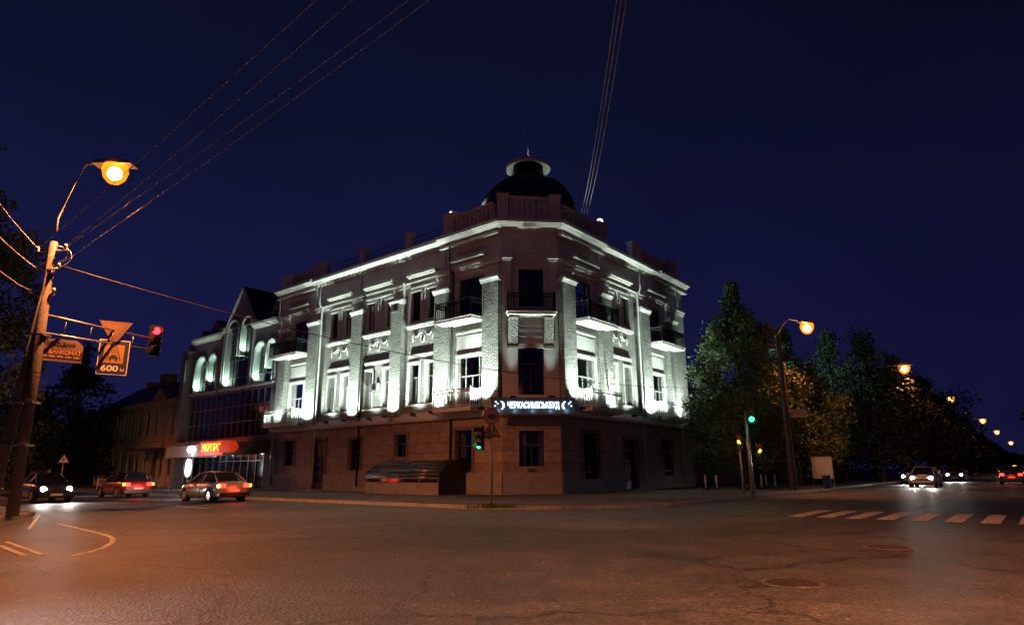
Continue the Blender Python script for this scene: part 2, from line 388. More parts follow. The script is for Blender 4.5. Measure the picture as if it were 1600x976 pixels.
# lane arrows and lines
def arrow_mark():
    p = MB()
    def strip(pts, w):
        for a,b in zip(pts,pts[1:]):
            a=Vector(a);b=Vector(b); d=(b-a); d.normalize(); n=Vector((-d.y,d.x))*w/2
            p.prismz([((a-n).x,(a-n).y),((b-n).x,(b-n).y),((b+n).x,(b+n).y),((a+n).x,(a+n).y)],.003,.006)
    def pxs(l): return [atz(x,y).xy for x,y in l]
    strip(pxs([(92,818),(130,827),(160,834)]),.10)
    c = [(160,834),(172,838),(177,842),(174,848),(160,856),(140,862),(112,868)]
    q = pxs(c)
    for a,b in zip(q,q[1:]): strip([a,b],.10)
    strip(pxs([(45,826),(62,804)]),.07)
    strip(pxs([(0,852),(40,868)]),.1); strip(pxs([(10,846),(66,866)]),.08)
    return p
tag(arrow_mark().build('lane_marking', paint_w), kind='structure')
p = MB(FR)
for s0 in range(-4,300,9): p.box(s0,s0+3,17.3,17.42,.003,.006)
for s0 in range(-40,-12,6): pass
tag(p.build('centre_line_marking', paint_w), kind='structure')
p = MB(FL)
for s0 in range(3,160,8): p.box(s0,s0+3,14.9,15.02,.003,.006)
tag(p.build('street_line_marking', paint_w), kind='structure')
# manholes
for (x,y,r,lab) in ((1387,855,.36,'round iron manhole cover beyond the foreground, in line with the crosswalk'),(1238,911,.33,'round iron manhole cover nearest the camera on the dark road')):
    c=atz(x,y); t=thing('manhole_cover', lab,'manhole cover',(c.x,c.y,0),0,'manhole covers in the road')
    m=MB(Fr((c.x,c.y,0),(1,0),(0,1)))
    m.lathe([(r+.05,.002),(r+.05,.008),(r+.02,.014),(r+.02,.004)],seg=28); m.build('rim', mat('manhole rim',(.10,.085,.075),.6,.5,8), t)
    m=MB(Fr((c.x,c.y,0),(1,0),(0,1))); m.lathe([(r,.003),(r,.012),(.01,.013)],seg=28)
    for k in range(-3,4):
        w=sqrt(max(.01,r*r-(k*.09)**2))*.9; m.box(-w,w,k*.09-.015,k*.09+.015,.012,.02)
    m.build('lid', mat('cast iron',(.07,.06,.055),.5,.4,9,metal=.5), t)

# ------------------------------------------------------------------ main building
bld = thing('corner_building','pale three-storey corner building lit from below, with a dark corner dome','building',(A.x+1.65,A.y+.2,0))
_wr = random.Random(5)
def window(fr, u0,u1,z0,z1, n, parent, transom=.66, muls=1, fm=None, arched=False, cur=False, name='window'):
    fm = fm or frame_m; w=.055; m=MB(fr)
    m.box(u0,u1,n-.06,n+.02,z0,z0+w); m.box(u0,u1,n-.06,n+.02,z1-w,z1)
    m.box(u0,u0+w,n-.06,n+.018,z0+w,z1-w); m.box(u1-w,u1,n-.06,n+.018,z0+w,z1-w)
    zt=z0+(z1-z0)*transom
    m.box(u0+w,u1-w,n-.05,n+.016,zt-.04,zt+.04)
    if muls>=2:
        a=(u1-u0)*.24
        for uu in (u0+a,u1-a): m.box(uu-.035,uu+.035,n-.05,n+.012,z0+w,z1-w)
        uc=(u0+u1)/2; m.box(uc-.03,uc+.03,n-.045,n+.010,z0+w,zt-.04)
    elif muls==1:
        uc=(u0+u1)/2; m.box(uc-.028,uc+.028,n-.045,n+.010,z0+w,zt-.04)
    o=m.build(name, fm, parent)
    g=MB(fr); g.quad([(u0+.02,n-.03,z0+.02),(u1-.02,n-.03,z0+.02),(u1-.02,n-.03,z1-.02),(u0+.02,n-.03,z1-.02)]); g.build('pane', wglass, o)
    g=MB(fr); g.box(u0-.3,u1+.3,n-.95,n-.9,z0-.3,z1+.3); g.build('dark_room', room_m, o)
    k=_wr.random()
    if k<.7:
        cw=(u1-u0)*(.18+.3*_wr.random()); zt=z1-.02; zb=z0+(.02 if _wr.random()<.7 else (z1-z0)*.35)
        for a_,b_ in ((u0,u0+cw),(u1-cw*(.6+.8*_wr.random()),u1)):
            g=MB(fr); N=max(6,int((b_-a_)/.045)); top=[]; bot=[]
            for i in range(N+1):
                uu=a_+(b_-a_)*i/N; nn_=n-.16+.03*sin(i*1.9)
                top.append(g.vert(uu,nn_,zt)); bot.append(g.vert(uu+.02*sin(i),nn_,zb))
            for i in range(N): g.face([bot[i],bot[i+1],top[i+1],top[i]],True)
            g.build('curtain', curtain, o)
    return o
# --- openings
L_PAIR=[(16.15,17.05),(14.5,15.45),(11.8,12.72),(9.72,10.75),(7.05,8.02),(5.62,6.32)]
L_PAIR=[(16.2,17.05),(14.55,15.4),(11.85,12.7),(9.85,10.7),(7.1,8.0),(5.6,6.4)]
L_BAL=[(1.45,3.6),(20.15,22.1)]
R_PAIR=[(5.95,6.75),(7.75,8.7)]
R_BAL=[(1.6,3.95),(11.6,13.8)]
L_GF=[('w',20.95,22.3,1.9,3.75),('d',16.9,18.4,.15,3.7),('w',12.8,14.1,1.5,3.6),('w',8.1,9.2,2.3,3.7),('w',2.35,3.7,1.35,3.75)]
R_GF=[('w',2.3,4.1,.9,3.6),('d',7.3,9.0,.15,3.35),('w',12.8,14.4,1.0,3.5)]
def side(fr, U, pair, bal, gf, pils, tagn):
    # ground floor
    holes=[rect(a,b,z0,z1) for _,a,b,z0,z1 in gf]
    low=[h for h,(k,a,b,z0,z1) in zip(holes,gf)]
    # plinth split: doors cut through
    m=MB(fr); m.wall(rect(0,U,1.28,4.45),[rect(a,b,max(z0,1.281) if z0>1.28 else 1.2801,z1) if z0>1.29 else rect(a,b,1.30,z1) for _,a,b,z0,z1 in gf],0,.35); m.build('ground_floor_wall', stone, bld)
    m=MB(fr); xs=[0]
    for _,a,b,z0,z1 in sorted(gf,key=lambda t:t[1]):
        if z0<1.2:
            m.box(xs[-1],a,-.2,.1,0,1.28); xs.append(b)
            if z0>.5: m.box(a,b,-.2,.1,0,z0)
    m.box(xs[-1],U,-.2,.1,0,1.28)
    m.build('plinth', plinth_m, bld)
    for k,a,b,z0,z1 in gf:
        m=MB(fr)
        for q in ((a-.16,a-.001,0,.07,max(z0,1.285),z1+.001),(b+.001,b+.16,0,.07,max(z0,1.285),z1+.001),(a-.16,b+.16,0,.09,z1+.001,z1+.2)): m.box(*q)
        m.build('opening_surround', trimdark, bld)
        if k=='w': window(fr,a,b,max(z0,1.30),z1,-.2,bld,.62,1,frame_d)
        else:
            d=MB(fr); mm=.1; uc=(a+b)/2
            for (x0,x1) in ((a,uc-.01),(uc+.01,b)):
                d.box(x0,x1,-.26,-.2,z0,z1-.55)
            d.box(a,b,-.27,-.19,z1-.55,z1-.47); d.box(a,b,-.27,-.21,z1-.47,z1)
            do=d.build('entrance_door', frame_d, bld)
            for (x0,x1) in ((a,uc),(uc,b)):
                gl=MB(fr)
                for zz in (.75,1.45,2.1):
                    gl.box(x0+.14,x1-.14,-.198,-.192,z0+zz-.2,z0+zz+.3)
                gl.build('glazing', glass, do)
            h=MB(fr); h.tube([(uc+.07,-.14,z0+.9),(uc+.07,-.14,z0+1.5)],.02); h.build('handle', steel, do)
            st=MB(fr); st.box(a-.3,b+.3,-.19,.75,.12,.2); st.box(a-.6,b+.6,.11,1.1,.1,.155); st.build('doorstep', plinth_m, bld)
    # belt
    m=MB(fr); m.prismu([(-.1,4.45),(.22,4.45),(.30,4.55),(.30,4.70),(.22,4.78),(.10,5.0),(.001,5.02),(-.1,5.02)],-.13,U+.02); m.build('belt_course', plaster_trim, bld)
    # upper walls
    holes=[rect(a,b,5.62,8.2) for a,b in pair]+[rect(a,b,5.0201 if 0 else 5.05,8.15) for a,b in bal]
    m=MB(fr); m.wall(rect(0,U,5.02,10.62),holes,0,.3); m.build('first_floor_wall', smallbrick, bld)
    holes=[rect(a,b,11.05,13.05) for a,b in pair]+[rect(a,b,10.75,13.1) for a,b in bal]
    m=MB(fr); m.wall(rect(0,U,10.62,16.1),holes,0,.3); m.build('second_floor_wall', plaster, bld)
    for a,b in pair:
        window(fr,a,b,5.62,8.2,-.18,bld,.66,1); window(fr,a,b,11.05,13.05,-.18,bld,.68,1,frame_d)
        m=MB(fr); m.box(a-.14,a-.002,.001,.06,5.56,8.2); m.box(b+.002,b+.14,.001,.06,5.56,8.2); m.box(a-.14,b+.14,.001,.09,8.2,8.34); m.build('window_surround', plaster_trim, bld)
        m=MB(fr); m.box(a-.1,b+.1,.001,.14,11.0-.08,11.04); m.box(a-.1,a-.002,.001,.07,11.04,13.05); m.box(b+.002,b+.1,.001,.07,11.04,13.05); m.box(a-.1,b+.1,.001,.12,13.05,13.2); m.build('window_surround', plaster_trim, bld)
    for a,b in bal:
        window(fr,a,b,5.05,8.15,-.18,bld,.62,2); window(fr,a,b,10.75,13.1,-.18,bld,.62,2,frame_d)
        m=MB(fr); m.box(a-.14,a-.002,.001,.07,5.05,8.15); m.box(b+.002,b+.14,.001,.07,5.05,8.15); m.box(a-.14,b+.14,.001,.1,8.15,8.3)
        m.box(a-.05,b+.05,.001,.02,8.62,9.45); m.box(a-.14,b+.14,.001,.09,9.6,9.72); m.build('window_surround', plaster_trim, bld)
        m=MB(fr); m.box(a-.2,b+.2,.001,.30,13.62,13.75); m.box(a-.28,b+.28,.001,.42,13.75,13.9); m.box(a-.34,b+.34,.001,.5,14.18,14.32); m.box(a-.1,b+.1,.001,.12,13.3,13.42); m.build('window_hood', plaster_trim, bld)
    # pair bays: sill, ledge, garland panel, hood
    bays=[(pair[i],pair[i+1]) for i in range(0,len(pair),2)]
    for (p1,p2) in bays:
        a=min(p1[0],p2[0]); b=max(p1[1],p2[1])
        m=MB(fr); m.box(a-.2,b+.2,.001,.13,5.44,5.56); m.build('window_sill', plaster_trim, bld)
        m=MB(fr); m.box(a-.05,b+.05,.001,.10,8.62,8.72); m.box(a-.02,b+.02,.001,.13,8.72,8.80); m.build('ledge', plaster_trim, bld)
        m=MB(fr); m.box(a-.2,b+.2,.001,.24,10.55,10.66); m.box(a-.24,b+.24,.001,.32,10.66,10.76); m.build('upper_sill', plaster_trim, bld)
        m=MB(fr); m.box(a-.1,b+.1,.001,.34,14.02,14.12); m.box(a-.18,b+.18,.001,.46,14.12,14.28); m.box(a,b,.001,.18,13.3,13.42); m.build('window_hood', plaster_trim, bld)
        # garland relief
        c=(a+b)/2; m=MB(fr); zc=9.95
        m.tube([(c+.17*cos(t*pi/10),.06,zc-.08+.32*sin(t*pi/10)) for t in range(21)],.045,6)
        for sgn in (-1,1):
            m.tube([(c+sgn*x,.06,z) for x,z in ((.02,zc+.34),(.2,zc+.45),(.36,zc+.36),(.22,zc+.25),(.05,zc+.3))],.035,6)
            m.tube([(c+sgn*(.2+.75*t/8),.06,zc+.36-.32*sin(pi*t/8)) for t in range(9)],[.03+.035*sin(pi*t/8) for t in range(9)],6)
            m.tube([(c+sgn*.95,.05,zc+.4),(c+sgn*.98,.06,zc),(c+sgn*.93,.05,zc-.3)],[.05,.06,.02],6)
        m.build('garland', plaster_trim, bld)
        # crest between upper windows
        m=MB(fr); um=(min(p1[1],p2[1])+max(p1[0],p2[0]))/2
        for sgn in (-1,1):
            m.tube([(um+sgn*x,.1,z) for x,z in ((.05,13.45),(.2,13.5),(.28,13.35),(.16,13.2),(.1,12.9),(.18,12.6),(.1,12.35))],[.05,.05,.045,.05,.045,.04,.02],6)
        m.build('scroll_ornament', plaster_trim, bld)
    # pilasters
    for (a,b) in pils:
        m=MB(fr); m.box(a,b,.001,.34,4.9,12.38); m.build('pilaster', rock, bld)
        m=MB(fr); m.prismu([(.001,12.38),(.36,12.38),(.42,12.5),(.50,12.58),(.50,12.7),(.001,12.7)],a-.1,b+.1); m.build('pilaster_cap', plaster_trim, bld)
        m=MB(fr); m.box(a+.05,b-.05,.001,.2,12.7,13.52)
        m.box(a-.04,b+.04,.001,.30,13.52,13.62); m.box(a-.1,b+.1,.001,.4,13.62,13.82)
        k=a+.06
        while k<b-.1: m.box(k,k+.09,.2,.29,13.36,13.5); k+=.2
        m.build('pilaster_entablature', plaster_trim, bld)
    # minor cornice and main cornice with ressauts
    m=MB(fr); m.box(0,U,.001,.12,13.55,13.70); m.box(0,U,.001,.22,13.70,13.80)
    k=.1
    while k<U-.1: m.box(k,k+.09,.001,.1,13.42,13.54); k+=.22
    m.build('frieze_band', plaster_trim, bld)
    m=MB(fr); m.prismu([(.001,15.45),(.10,15.45),(.14,15.6),(.46,15.66),(.58,15.78),(.66,15.82),(.66,16.02),(.001,16.1)],-.28,U+.05)
    m.build('cornice', plaster_trim, bld)
    m=MB(fr)
    for (a,b) in pils:
        pass
    seg=[(0.0,5.0),(U-5.2,U+.08)]
    for a,b in seg:
        m.box(a-(.3 if a==0 else 0),b,.66,.80,15.86,16.06); m.box(a,b,.12,.45,15.30,15.44)
    kk=.3
    while kk<U: m.box(kk,kk+.14,.1,.3,15.46,15.6); kk+=.42
    m.build('cornice_projection', plaster_trim, bld)
    m=MB(fr); m.box(seg[0][1]-.3,seg[0][1]+.12,.001,.2,13.9,15.44); m.box(seg[1][0]-.12,seg[1][0]+.3,.001,.2,13.9,15.44); m.build('frieze_pier', plaster, bld)
    # frieze ornament
    for a,b in seg:
        m=MB(fr); c=(a+b)/2
        for j in range(-5,6): m.tube([(c+j*.22-.08,.04,14.9),(c+j*.22,.07,14.72+.06*(j%2)),(c+j*.22+.08,.04,14.92)],.04,5)
        m.build('frieze_ornament', plaster_trim, bld)
side(FL,24.3,L_PAIR,L_BAL,L_GF,[(0.05,1.32),(4.15,5.45),(8.62,9.72),(13.0,14.1),(18.25,19.6),(22.6,23.6)],'left')
side(FR,18.1,R_PAIR,R_BAL,R_GF,[(0.1,1.45),(4.6,5.8),(9.98,11.35),(14.5,16.0)],'right')
# --- chamfer face
def chamfer():
    fr=FC; U=CW
    m=MB(fr); m.wall(rect(0,U,1.28,4.45),[rect(.92,2.35,1.62,3.6)],0,.3); m.build('ground_floor_wall', stone, bld)
    m=MB(fr); m.box(0,U,-.2,.1,0,1.28); m.build('plinth', plinth_m, bld)
    window(fr,.92,2.35,1.62,3.6,-.15,bld,.6,1,frame_d)
    m=MB(fr); m.box(1.4,1.85,.001,.03,1.32,1.5); m.build('plaque', frame_d, bld)
    m=MB(fr); m.prismu([(-.1,4.45),(.22,4.45),(.30,4.55),(.30,4.70),(.22,4.78),(.10,5.0),(.001,5.02),(-.1,5.02)],-.1,U+.1); m.build('belt_course', plaster_trim, bld)
    m=MB(fr); m.wall(rect(0,U,5.02,10.62),[rect(.9,2.42,5.62,8.35)],0,.3); m.build('first_floor_wall', plaster, bld)
    window(fr,.9,2.42,5.62,8.35,-.18,bld,.66,1,frame_d)
    m=MB(fr); m.box(.86,2.46,.001,.05,8.35,8.5); m.box(.85,2.47,.001,.08,8.5,8.6); m.build('window_surround', plaster_trim, bld)
    m=MB(fr); m.box(.7,2.6,.001,.1,5.46,5.6); m.build('window_sill', plaster_trim, bld)
    for z in (8.95,9.3,9.6):
        m=MB(fr); m.box(.95,2.38,.001,.05,z,z+.12); m.build('moulding', plaster_trim, bld)
    for a in (.32,2.42):
        m=MB(fr); m.prismu([(.001,8.45),(.12,8.45),(.2,8.65),(.55,9.9),(.62,10.05),(.001,10.05)],a,a+.56); m.box(a-.04,a+.6,.001,.2,8.28,8.44); m.build('bracket', smallbrick, bld)
    m=MB(fr); m.box(.3,3.0,.001,.06,5.1,8.25) if 0 else None
    m=MB(fr); m.wall(rect(0,U,10.62,16.1),[rect(.98,2.48,10.85,13.15)],0,.3); m.build('second_floor_wall', plaster, bld)
    window(fr,.98,2.48,10.85,13.15,-.18,bld,.66,1,frame_d)
    m=MB(fr); m.box(.86,.97,.001,.05,10.85,13.15); m.box(2.49,2.6,.001,.05,10.85,13.15); m.box(.86,2.6,.001,.08,13.15,13.3); m.build('window_surround', plaster_trim, bld)
    m=MB(fr); m.box(.95,2.5,.001,.12,13.62,13.72); m.build('window_hood', plaster_trim, bld)
    m=MB(fr)
    for a,b in ((.02,.5),(U-.5,U-.02)):
        m=MB(fr); m.box(a,b,.001,.16,10.9,13.6); m.box(a-.02,b+.02,.001,.28,13.6,13.72); m.box(a-.08,b+.08,.001,.4,13.72,13.95)
        m.build('corner_pilaster', plaster_trim, bld)
    m=MB(fr); m.prismu([(.001,15.45),(.10,15.45),(.14,15.6),(.46,15.66),(.58,15.78),(.66,15.82),(.66,16.02),(.001,16.1)],-.25,U+.25)
    m.box(-.32,U+.32,.66,.80,15.86,16.06)
    m.build('cornice', plaster_trim, bld)
    m=MB(fr); m.box(.5,2.8,.001,.06,14.25,14.33); m.box(.5,2.8,.001,.06,15.15,15.23); m.build('frieze_band', plaster_trim, bld)
chamfer()
# --- body & roof (closes the volume)
far1=FL(24.3,0,0); far2=FR(18.1,0,0); back=Vector((far1.x+dR.x*14, far1.y+dR.y*14)); back2=Vector((far2.x+dL.x*14,far2.y+dL.y*14))
m=MB(); pts=[(A.x,A.y),(far1.x,far1.y),(back.x,back.y),(back2.x,back2.y),(far2.x,far2.y),(B.x,B.y)]
k=[m.vert(x,y,16.05) for x,y in pts]; m.face(k); m.build('roof_deck', roof_m, bld)
m=MB()
for a,b in ((1,2),(2,3),(3,4)):
    (x0,y0),(x1,y1)=pts[a],pts[b]; m.quad([(x0,y0,0),(x1,y1,0),(x1,y1,16.08),(x0,y0,16.08)])
m.build('rear_wall', plaster, bld)
# --- parapets
def balustrade(fr,u0,u1,n,z0,z1,parent=bld,posts=True,mt=plaster):
    m=MB(fr); m.box(u0,u1,n-.3,n,z0,z0+.22); m.box(u0,u1,n-.32,n+.03,z1-.2,z1); 
    m.box(u0,u1,n-.25,n-.2,z0+.2,z1-.2)
    m.build('parapet_rail', mt, parent)
    k=u0+.2; m=MB(fr)
    while k<u1-.1:
        h=z1-z0-.42; m.lathe([(.06,z0+.2),(.08,z0+.22+.1*h),(.05,z0+.2+.3*h),(.1,z0+.2+.62*h),(.05,z0+.2+.9*h),(.07,z1-.19)],(k,n-.12),8); k+=.36
    m.build('balusters', mt, parent)
def pier(fr,u0,u1,n0,n1,z0,z1,parent=bld,mt=plaster):
    m=MB(fr); m.box(u0,u1,n0,n1,z0,z1); m.box(u0-.06,u1+.06,n0-.06,n1+.06,z1,z1+.12)
    m.lathe([(.01,z1+.12),(.2,z1+.13),(.16,z1+.2),(.01,z1+.22)],((u0+u1)/2,(n0+n1)/2),10)
    c=((u0+u1)/2,(z0+z1)/2+.15); m.tube([(c[0]+.17*cos(t*pi/8),n1+.02,c[1]+.24*sin(t*pi/8)) for t in range(17)],.03,5)
    m.build('parapet_pier', mt, parent)
PZ=16.08; PT=17.65
balustrade(FC,.35,CW-.35,.2,PZ,PT+.1); pier(FC,-.28,.35,-.2,.26,PZ,PT+.12); pier(FC,CW-.35,CW+.28,-.2,.26,PZ,PT+.12)
balustrade(FL,.6,3.9,.15,PZ,PT-.1); pier(FL,3.9,4.9,-.2,.22,PZ,PT)
balustrade(FR,.6,4.9,.15,PZ,PT-.1); pier(FR,4.9,5.9,-.2,.22,PZ,PT)
pier(FL,8.1,8.75,-.2,.2,PZ,17.3); pier(FL,13.1,13.75,-.2,.2,PZ,17.3)
pier(FL,18.0,19.6,-.2,.2,PZ,17.3); balustrade(FL,19.6,22.6,.15,PZ,17.2); pier(FL,22.6,24.2,-.2,.2,PZ,17.2)
pier(FR,9.5,11.0,-.2,.2,PZ,17.45); balustrade(FR,11.0,15.2,.15,PZ,17.3); pier(FR,15.2,17.2,-.2,.2,PZ,17.6)
m=MB(FL); 
for a,b in ((4.9,18.0),): m.box(a,b,-.25,.1,PZ,16.45)
m.build('parapet_base', plaster, bld)
m=MB(FR); m.box(5.9,9.5,-.25,.1,PZ,16.45); m.build('parapet_base', plaster, bld)
for fr,a,b in ((FL,4.9,18.0),(FR,5.9,9.5)):
    m=MB(fr); m.tube([(a,0,17.0),(b,0,17.0)],.02,4); m.tube([(a,0,16.6),(b,0,16.6)],.015,4); k=a
    while k<b: m.tube([(k,0,16.4),(k,0,17.12)],.014,4); k+=.3
    m.build('roof_railing', iron, bld)
# --- dome
dc=Vector((1.18,41.5)); DF=Fr((dc.x,dc.y,0),(1,0),(0,1))
m=MB(DF); m.lathe([(3.5,16.0),(3.5,17.3),(3.35,17.45),(3.35,17.6)],seg=48); m.build('drum', plaster, bld)
m=MB(DF); prof=[(3.42,17.55)]+[(3.38*cos(t),17.6+3.35*sin(t)) for t in [radians(a) for a in range(3,66,5)]]
m.lathe(prof,seg=64)
dome=m.build('dome', dome_m, bld)
uv=dome.data.uv_layers[0]
for poly in dome.data.polygons:
    for li in poly.loop_indices:
        v=dome.data.vertices[dome.data.loops[li].vertex_index].co+OFF['corner_building']-Vector((dc.x,dc.y,0)); uv.data[li].uv=(atan2(v.y,v.x)*2.6, v.z*1.25)
m=MB(DF)
for k in range(8):
    a=2*pi*k/8+.2; m.tube([(r*1.012*cos(a),r*1.012*sin(a),z) for r,z in prof[1:]],.06,5)
m.build('dome_rib', roof_m, bld)
m=MB(DF); m.lathe([(1.42,20.6),(1.40,20.75),(1.08,21.0),(1.02,21.72),(1.0,21.9),(.9,22.05),(.3,22.25),(.05,22.4)],seg=32); m.build('lantern', mat('lantern dark metal',(.010,.010,.012),.8,spec=.02), bld)
m=MB(DF); m.lathe([(.85,21.74),(1.40,21.70),(1.45,21.52),(1.52,21.50),(1.56,21.6),(1.50,21.80),(.85,21.86)],seg=40); m.build('lantern_ring', plaster_trim, bld)
m=MB(DF); m.tube([(0,0,22.3),(0,0,23.0),(0,0,24.6)],[.07,.06,.03],6); m.ball((0,0,22.6),.12); m.build('spire', ironw, bld)
for a in (-.35,.35,pi+.35,pi-.35): light('POINT',DF(1.30*cos(a),1.30*sin(a),21.1),bld,3.2,COOL,.06,name='lantern_light')

# --- balconies
def balcony(fr,u0,u1,z,depth,white,parent,h=1.05,glass_back=False):
    m=MB(fr); m.box(u0,u1,.34 if 0 else .002,depth,z-.2,z-.06); m.box(u0-.05,u1+.05,.002,depth+.05,z-.06,z); o=m.build('balcony', plaster_trim, parent)
    im=ironw if white else iron; r=MB(fr)
    path=[(u0+.04,.36),(u0+.04,depth-.04),(u1-.04,depth-.04),(u1-.04,.36)]
    for (a,b) in zip(path,path[1:]):
        L=sqrt((b[0]-a[0])**2+(b[1]-a[1])**2); k=max(2,int(L/.16))
        for zz,t in ((z+h,.035),(z+h-.2,.024),(z+.1,.024)): r.tube([(a[0],a[1],zz),(b[0],b[1],zz)],t,4)
        for i in range(k+1):
            t=i/k; x=a[0]+(b[0]-a[0])*t; y=a[1]+(b[1]-a[1])*t
            r.tube([(x,y,z+.1),(x,y,z+h-.2)],.02,4)
            if i<k:
                x2=a[0]+(b[0]-a[0])*(t+.5/k); y2=a[1]+(b[1]-a[1])*(t+.5/k); dx=(b[0]-a[0])/L; dy=(b[1]-a[1])/L
                r.tube([(x2+.07*cos(q*pi/4)*dx,y2+.07*cos(q*pi/4)*dy,z+h-.1+.07*sin(q*pi/4)) for q in range(9)],.02,4)
                r.tube([(x,y,z+h-.2),(x2,y2,z+h-.29),(x+(b[0]-a[0])/k,y+(b[1]-a[1])/k,z+h-.2)],.012,4)
    for (x,y) in path: r.box(x-.03,x+.03,y-.03,y+.03,z,z+h+.12)
    r.build('railing', im, o)
    return o
for u0,u1 in ((1.36,4.45),(19.65,23.55)):
    balcony(FL,u0,u1,10.35,1.25,False,bld); balcony(FL,u0,u1,4.98,1.25,True,bld)
for u0,u1 in ((1.5,5.1),(11.4,15.2)):
    balcony(FR,u0,u1,10.35,1.25,False,bld); balcony(FR,u0,u1,4.98,1.25,True,bld)
balcony(FC,.25,CW-.25,10.38,.85,False,bld)
def FV(u): return .8+.4*abs(sin(u*7.31))
# --- floodlights: fixture parts with real spots
def flood(fr,u,n,z,en,aim=(0,-.08,1),ang=100,body=True,col=COOL):
    if body:
        m=MB(fr); m.box(u-.16,u+.16,n-.1,n+.1,z-.1,z+.04); m.tube([(u,.3,z-.15),(u,n,z-.14)],.025,5); o=m.build('floodlight', iron, bld)
    a=fr.a*aim[0]+fr.b*aim[1]+Vector((0,0,aim[2]))
    light('SPOT',fr(u,n,z+.08),bld,en*K_FLOOD,col,.1,a,ang,.9,'floodlight_beam')
for u in (.75,4.8,9.17,13.55,18.9,23.1): flood(FL,u,.98,4.88,720*FV(u)*(.55 if u>23 else 1),(.22 if u<1 else 0,-.06,1),100 if u<1 else 140)
for u in (.85,5.2,10.66,15.25): flood(FR,u,.98,4.88,720*FV(u+3),(.22 if u<1 else 0,-.06,1),100 if u<1 else 140)
# balcony floodlamps lighting the slab above
for fr,us in ((FL,(3.1,21.2)),(FR,(3.3,13.2))):
    for u in us: flood(fr,u,.95,5.15,300,(0,.0,1),150)
for u in (.55,CW-.55): flood(FC,u,.62,5.45,110,(0,-.08,1),36)
for fr,us in ((FL,(6.9,11.3,16.2)),(FR,(7.8,17.4))):
    for u in us: flood(fr,u,.62,4.9,45,(0,-.05,1),140)
# roof floodlights aimed at the dome
def rooflamp(fr,u,n,z,en,r,lab):
    m=MB(fr); m.tube([(u,n,16.1),(u,n,z)],.03,5); o=m.build('roof_floodlight', iron, bld)
    m=MB(fr); m.ball((u,n,z+.1),r); m.build('lamp', mat('roof lamp glow',(.9,.9,.9),.5,emit=(.85,.95,1.0),estr=22), o)
    d=Vector((dc.x,dc.y,18.3))-fr(u,n,z+.1); light('SPOT',fr(u,n,z+.1)+d.normalized()*.25,bld,en,(.85,.95,1),.08,d,58,.6,'roof_lamp_beam')
rooflamp(FL,4.45,-.05,17.75,1300,.13,''); rooflamp(FR,5.45,-.05,17.8,2200,.2,'')
light('SPOT',DF(.22,-.2,22.35),bld,14,COOL,.04,(-.1,.09,1),60,.5,'spire_light')
m=MB(FR); m.tube([(17.6,.1,10.0),(17.9,1.2,10.2)],.03,5); m.box(17.75,18.05,1.1,1.4,10.1,10.35); m.build('side_floodlight', iron, bld)
light('SPOT',FR(18.3,1.5,10.2),bld,6500,(.75,1,.85),.15,dR.to_3d()+nR.to_3d()*.75+Vector((0,0,-.12)),70,.7,'side_floodlight_beam')
# --- corner sign
m=MB(FC); m.box(-.75,3.95,.95,1.1,4.5,5.28); m.box(-.8,4.0,.93,1.14,5.28,5.34); m.box(-.8,4.0,.93,1.14,4.44,4.5); sign=m.build('name_sign', mat('sign panel steel',(.10,.14,.19),.4,.15,2,metal=.3), bld)
glow=mat('sign letters glow',(.8,.9,1),.4,emit=(.62,.86,1.0),estr=2.6)
text('ЧЕРКАСИМІСЬКБУД',.46,glow,'lettering',sign,FC(1.62,1.13,4.9),cC.to_3d(),depth=.05,width=2.9,bold=.012)
for sg,uc in ((1,-.28),(-1,3.5)):
    m=MB(FC); m.tube([(uc+sg*.24*cos(t)-.0,1.13,4.9+.24*sin(t)) for t in [radians(a) for a in range(-60,75,12)]],[.02,.04,.05,.06,.06,.06,.06,.06,.05,.04,.03,.02],6)
    for q in ((-.2,.2),(-.1,.1),(-.24,-.02)): m.box(uc+sg*q[0]-.035,uc+sg*q[0]+.035,1.11,1.14,4.9+q[1]-.035,4.9+q[1]+.035)
    m.build('emblem', glow, sign)
for u in (-.3,.6,1.6,2.6,3.5): light('POINT',FC(u,1.3,4.62),sign,1.5,(.6,.85,1),.08,name='sign_light')
# --- drainpipes, air conditioners
def pipe(fr,u,n,m_=None):
    m=MB(fr); m.tube([(u,n,.5),(u,n,13.6),(u,n+.25,13.9),(u,n+.3,15.4)],.06,8); m.box(u-.12,u+.12,n-.1,n+.12,13.5,13.75); m.build('drainpipe', m_ or ironw, bld)
pipe(FL,13.0-.12,.22,plastic); pipe(FL,18.1,.2); pipe(FL,23.85,.15); pipe(FR,9.85,.2); pipe(FR,16.2,.15); pipe(FL,4.02,.15,plastic)
def ac(fr,u,z,lab):
    t=thing('air_conditioner',lab,'air conditioner',fr(u,.2,z),0,'air conditioners on the corner building')
    m=MB(fr); m.box(u-.4,u+.4,.12,.42,z,z+.55); o=m.build('housing', frame_m, t)
    m=MB(fr); m.disc((u-.1,z+.28),.21,.42,.435,20); m.build('fan_grille', plastic, t)
    m=MB(fr); m.box(u-.35,u-.3,.0,.45,z-.06,z); m.box(u+.3,u+.35,.0,.45,z-.06,z); m.build('bracket', steel, t)
ac(FL,11.25,6.7,'white air conditioner between two first-floor windows left of the corner, orange reflection beside it')
ac(FL,9.28,11.9,'white air conditioner high up beside a pilaster on the top floor')

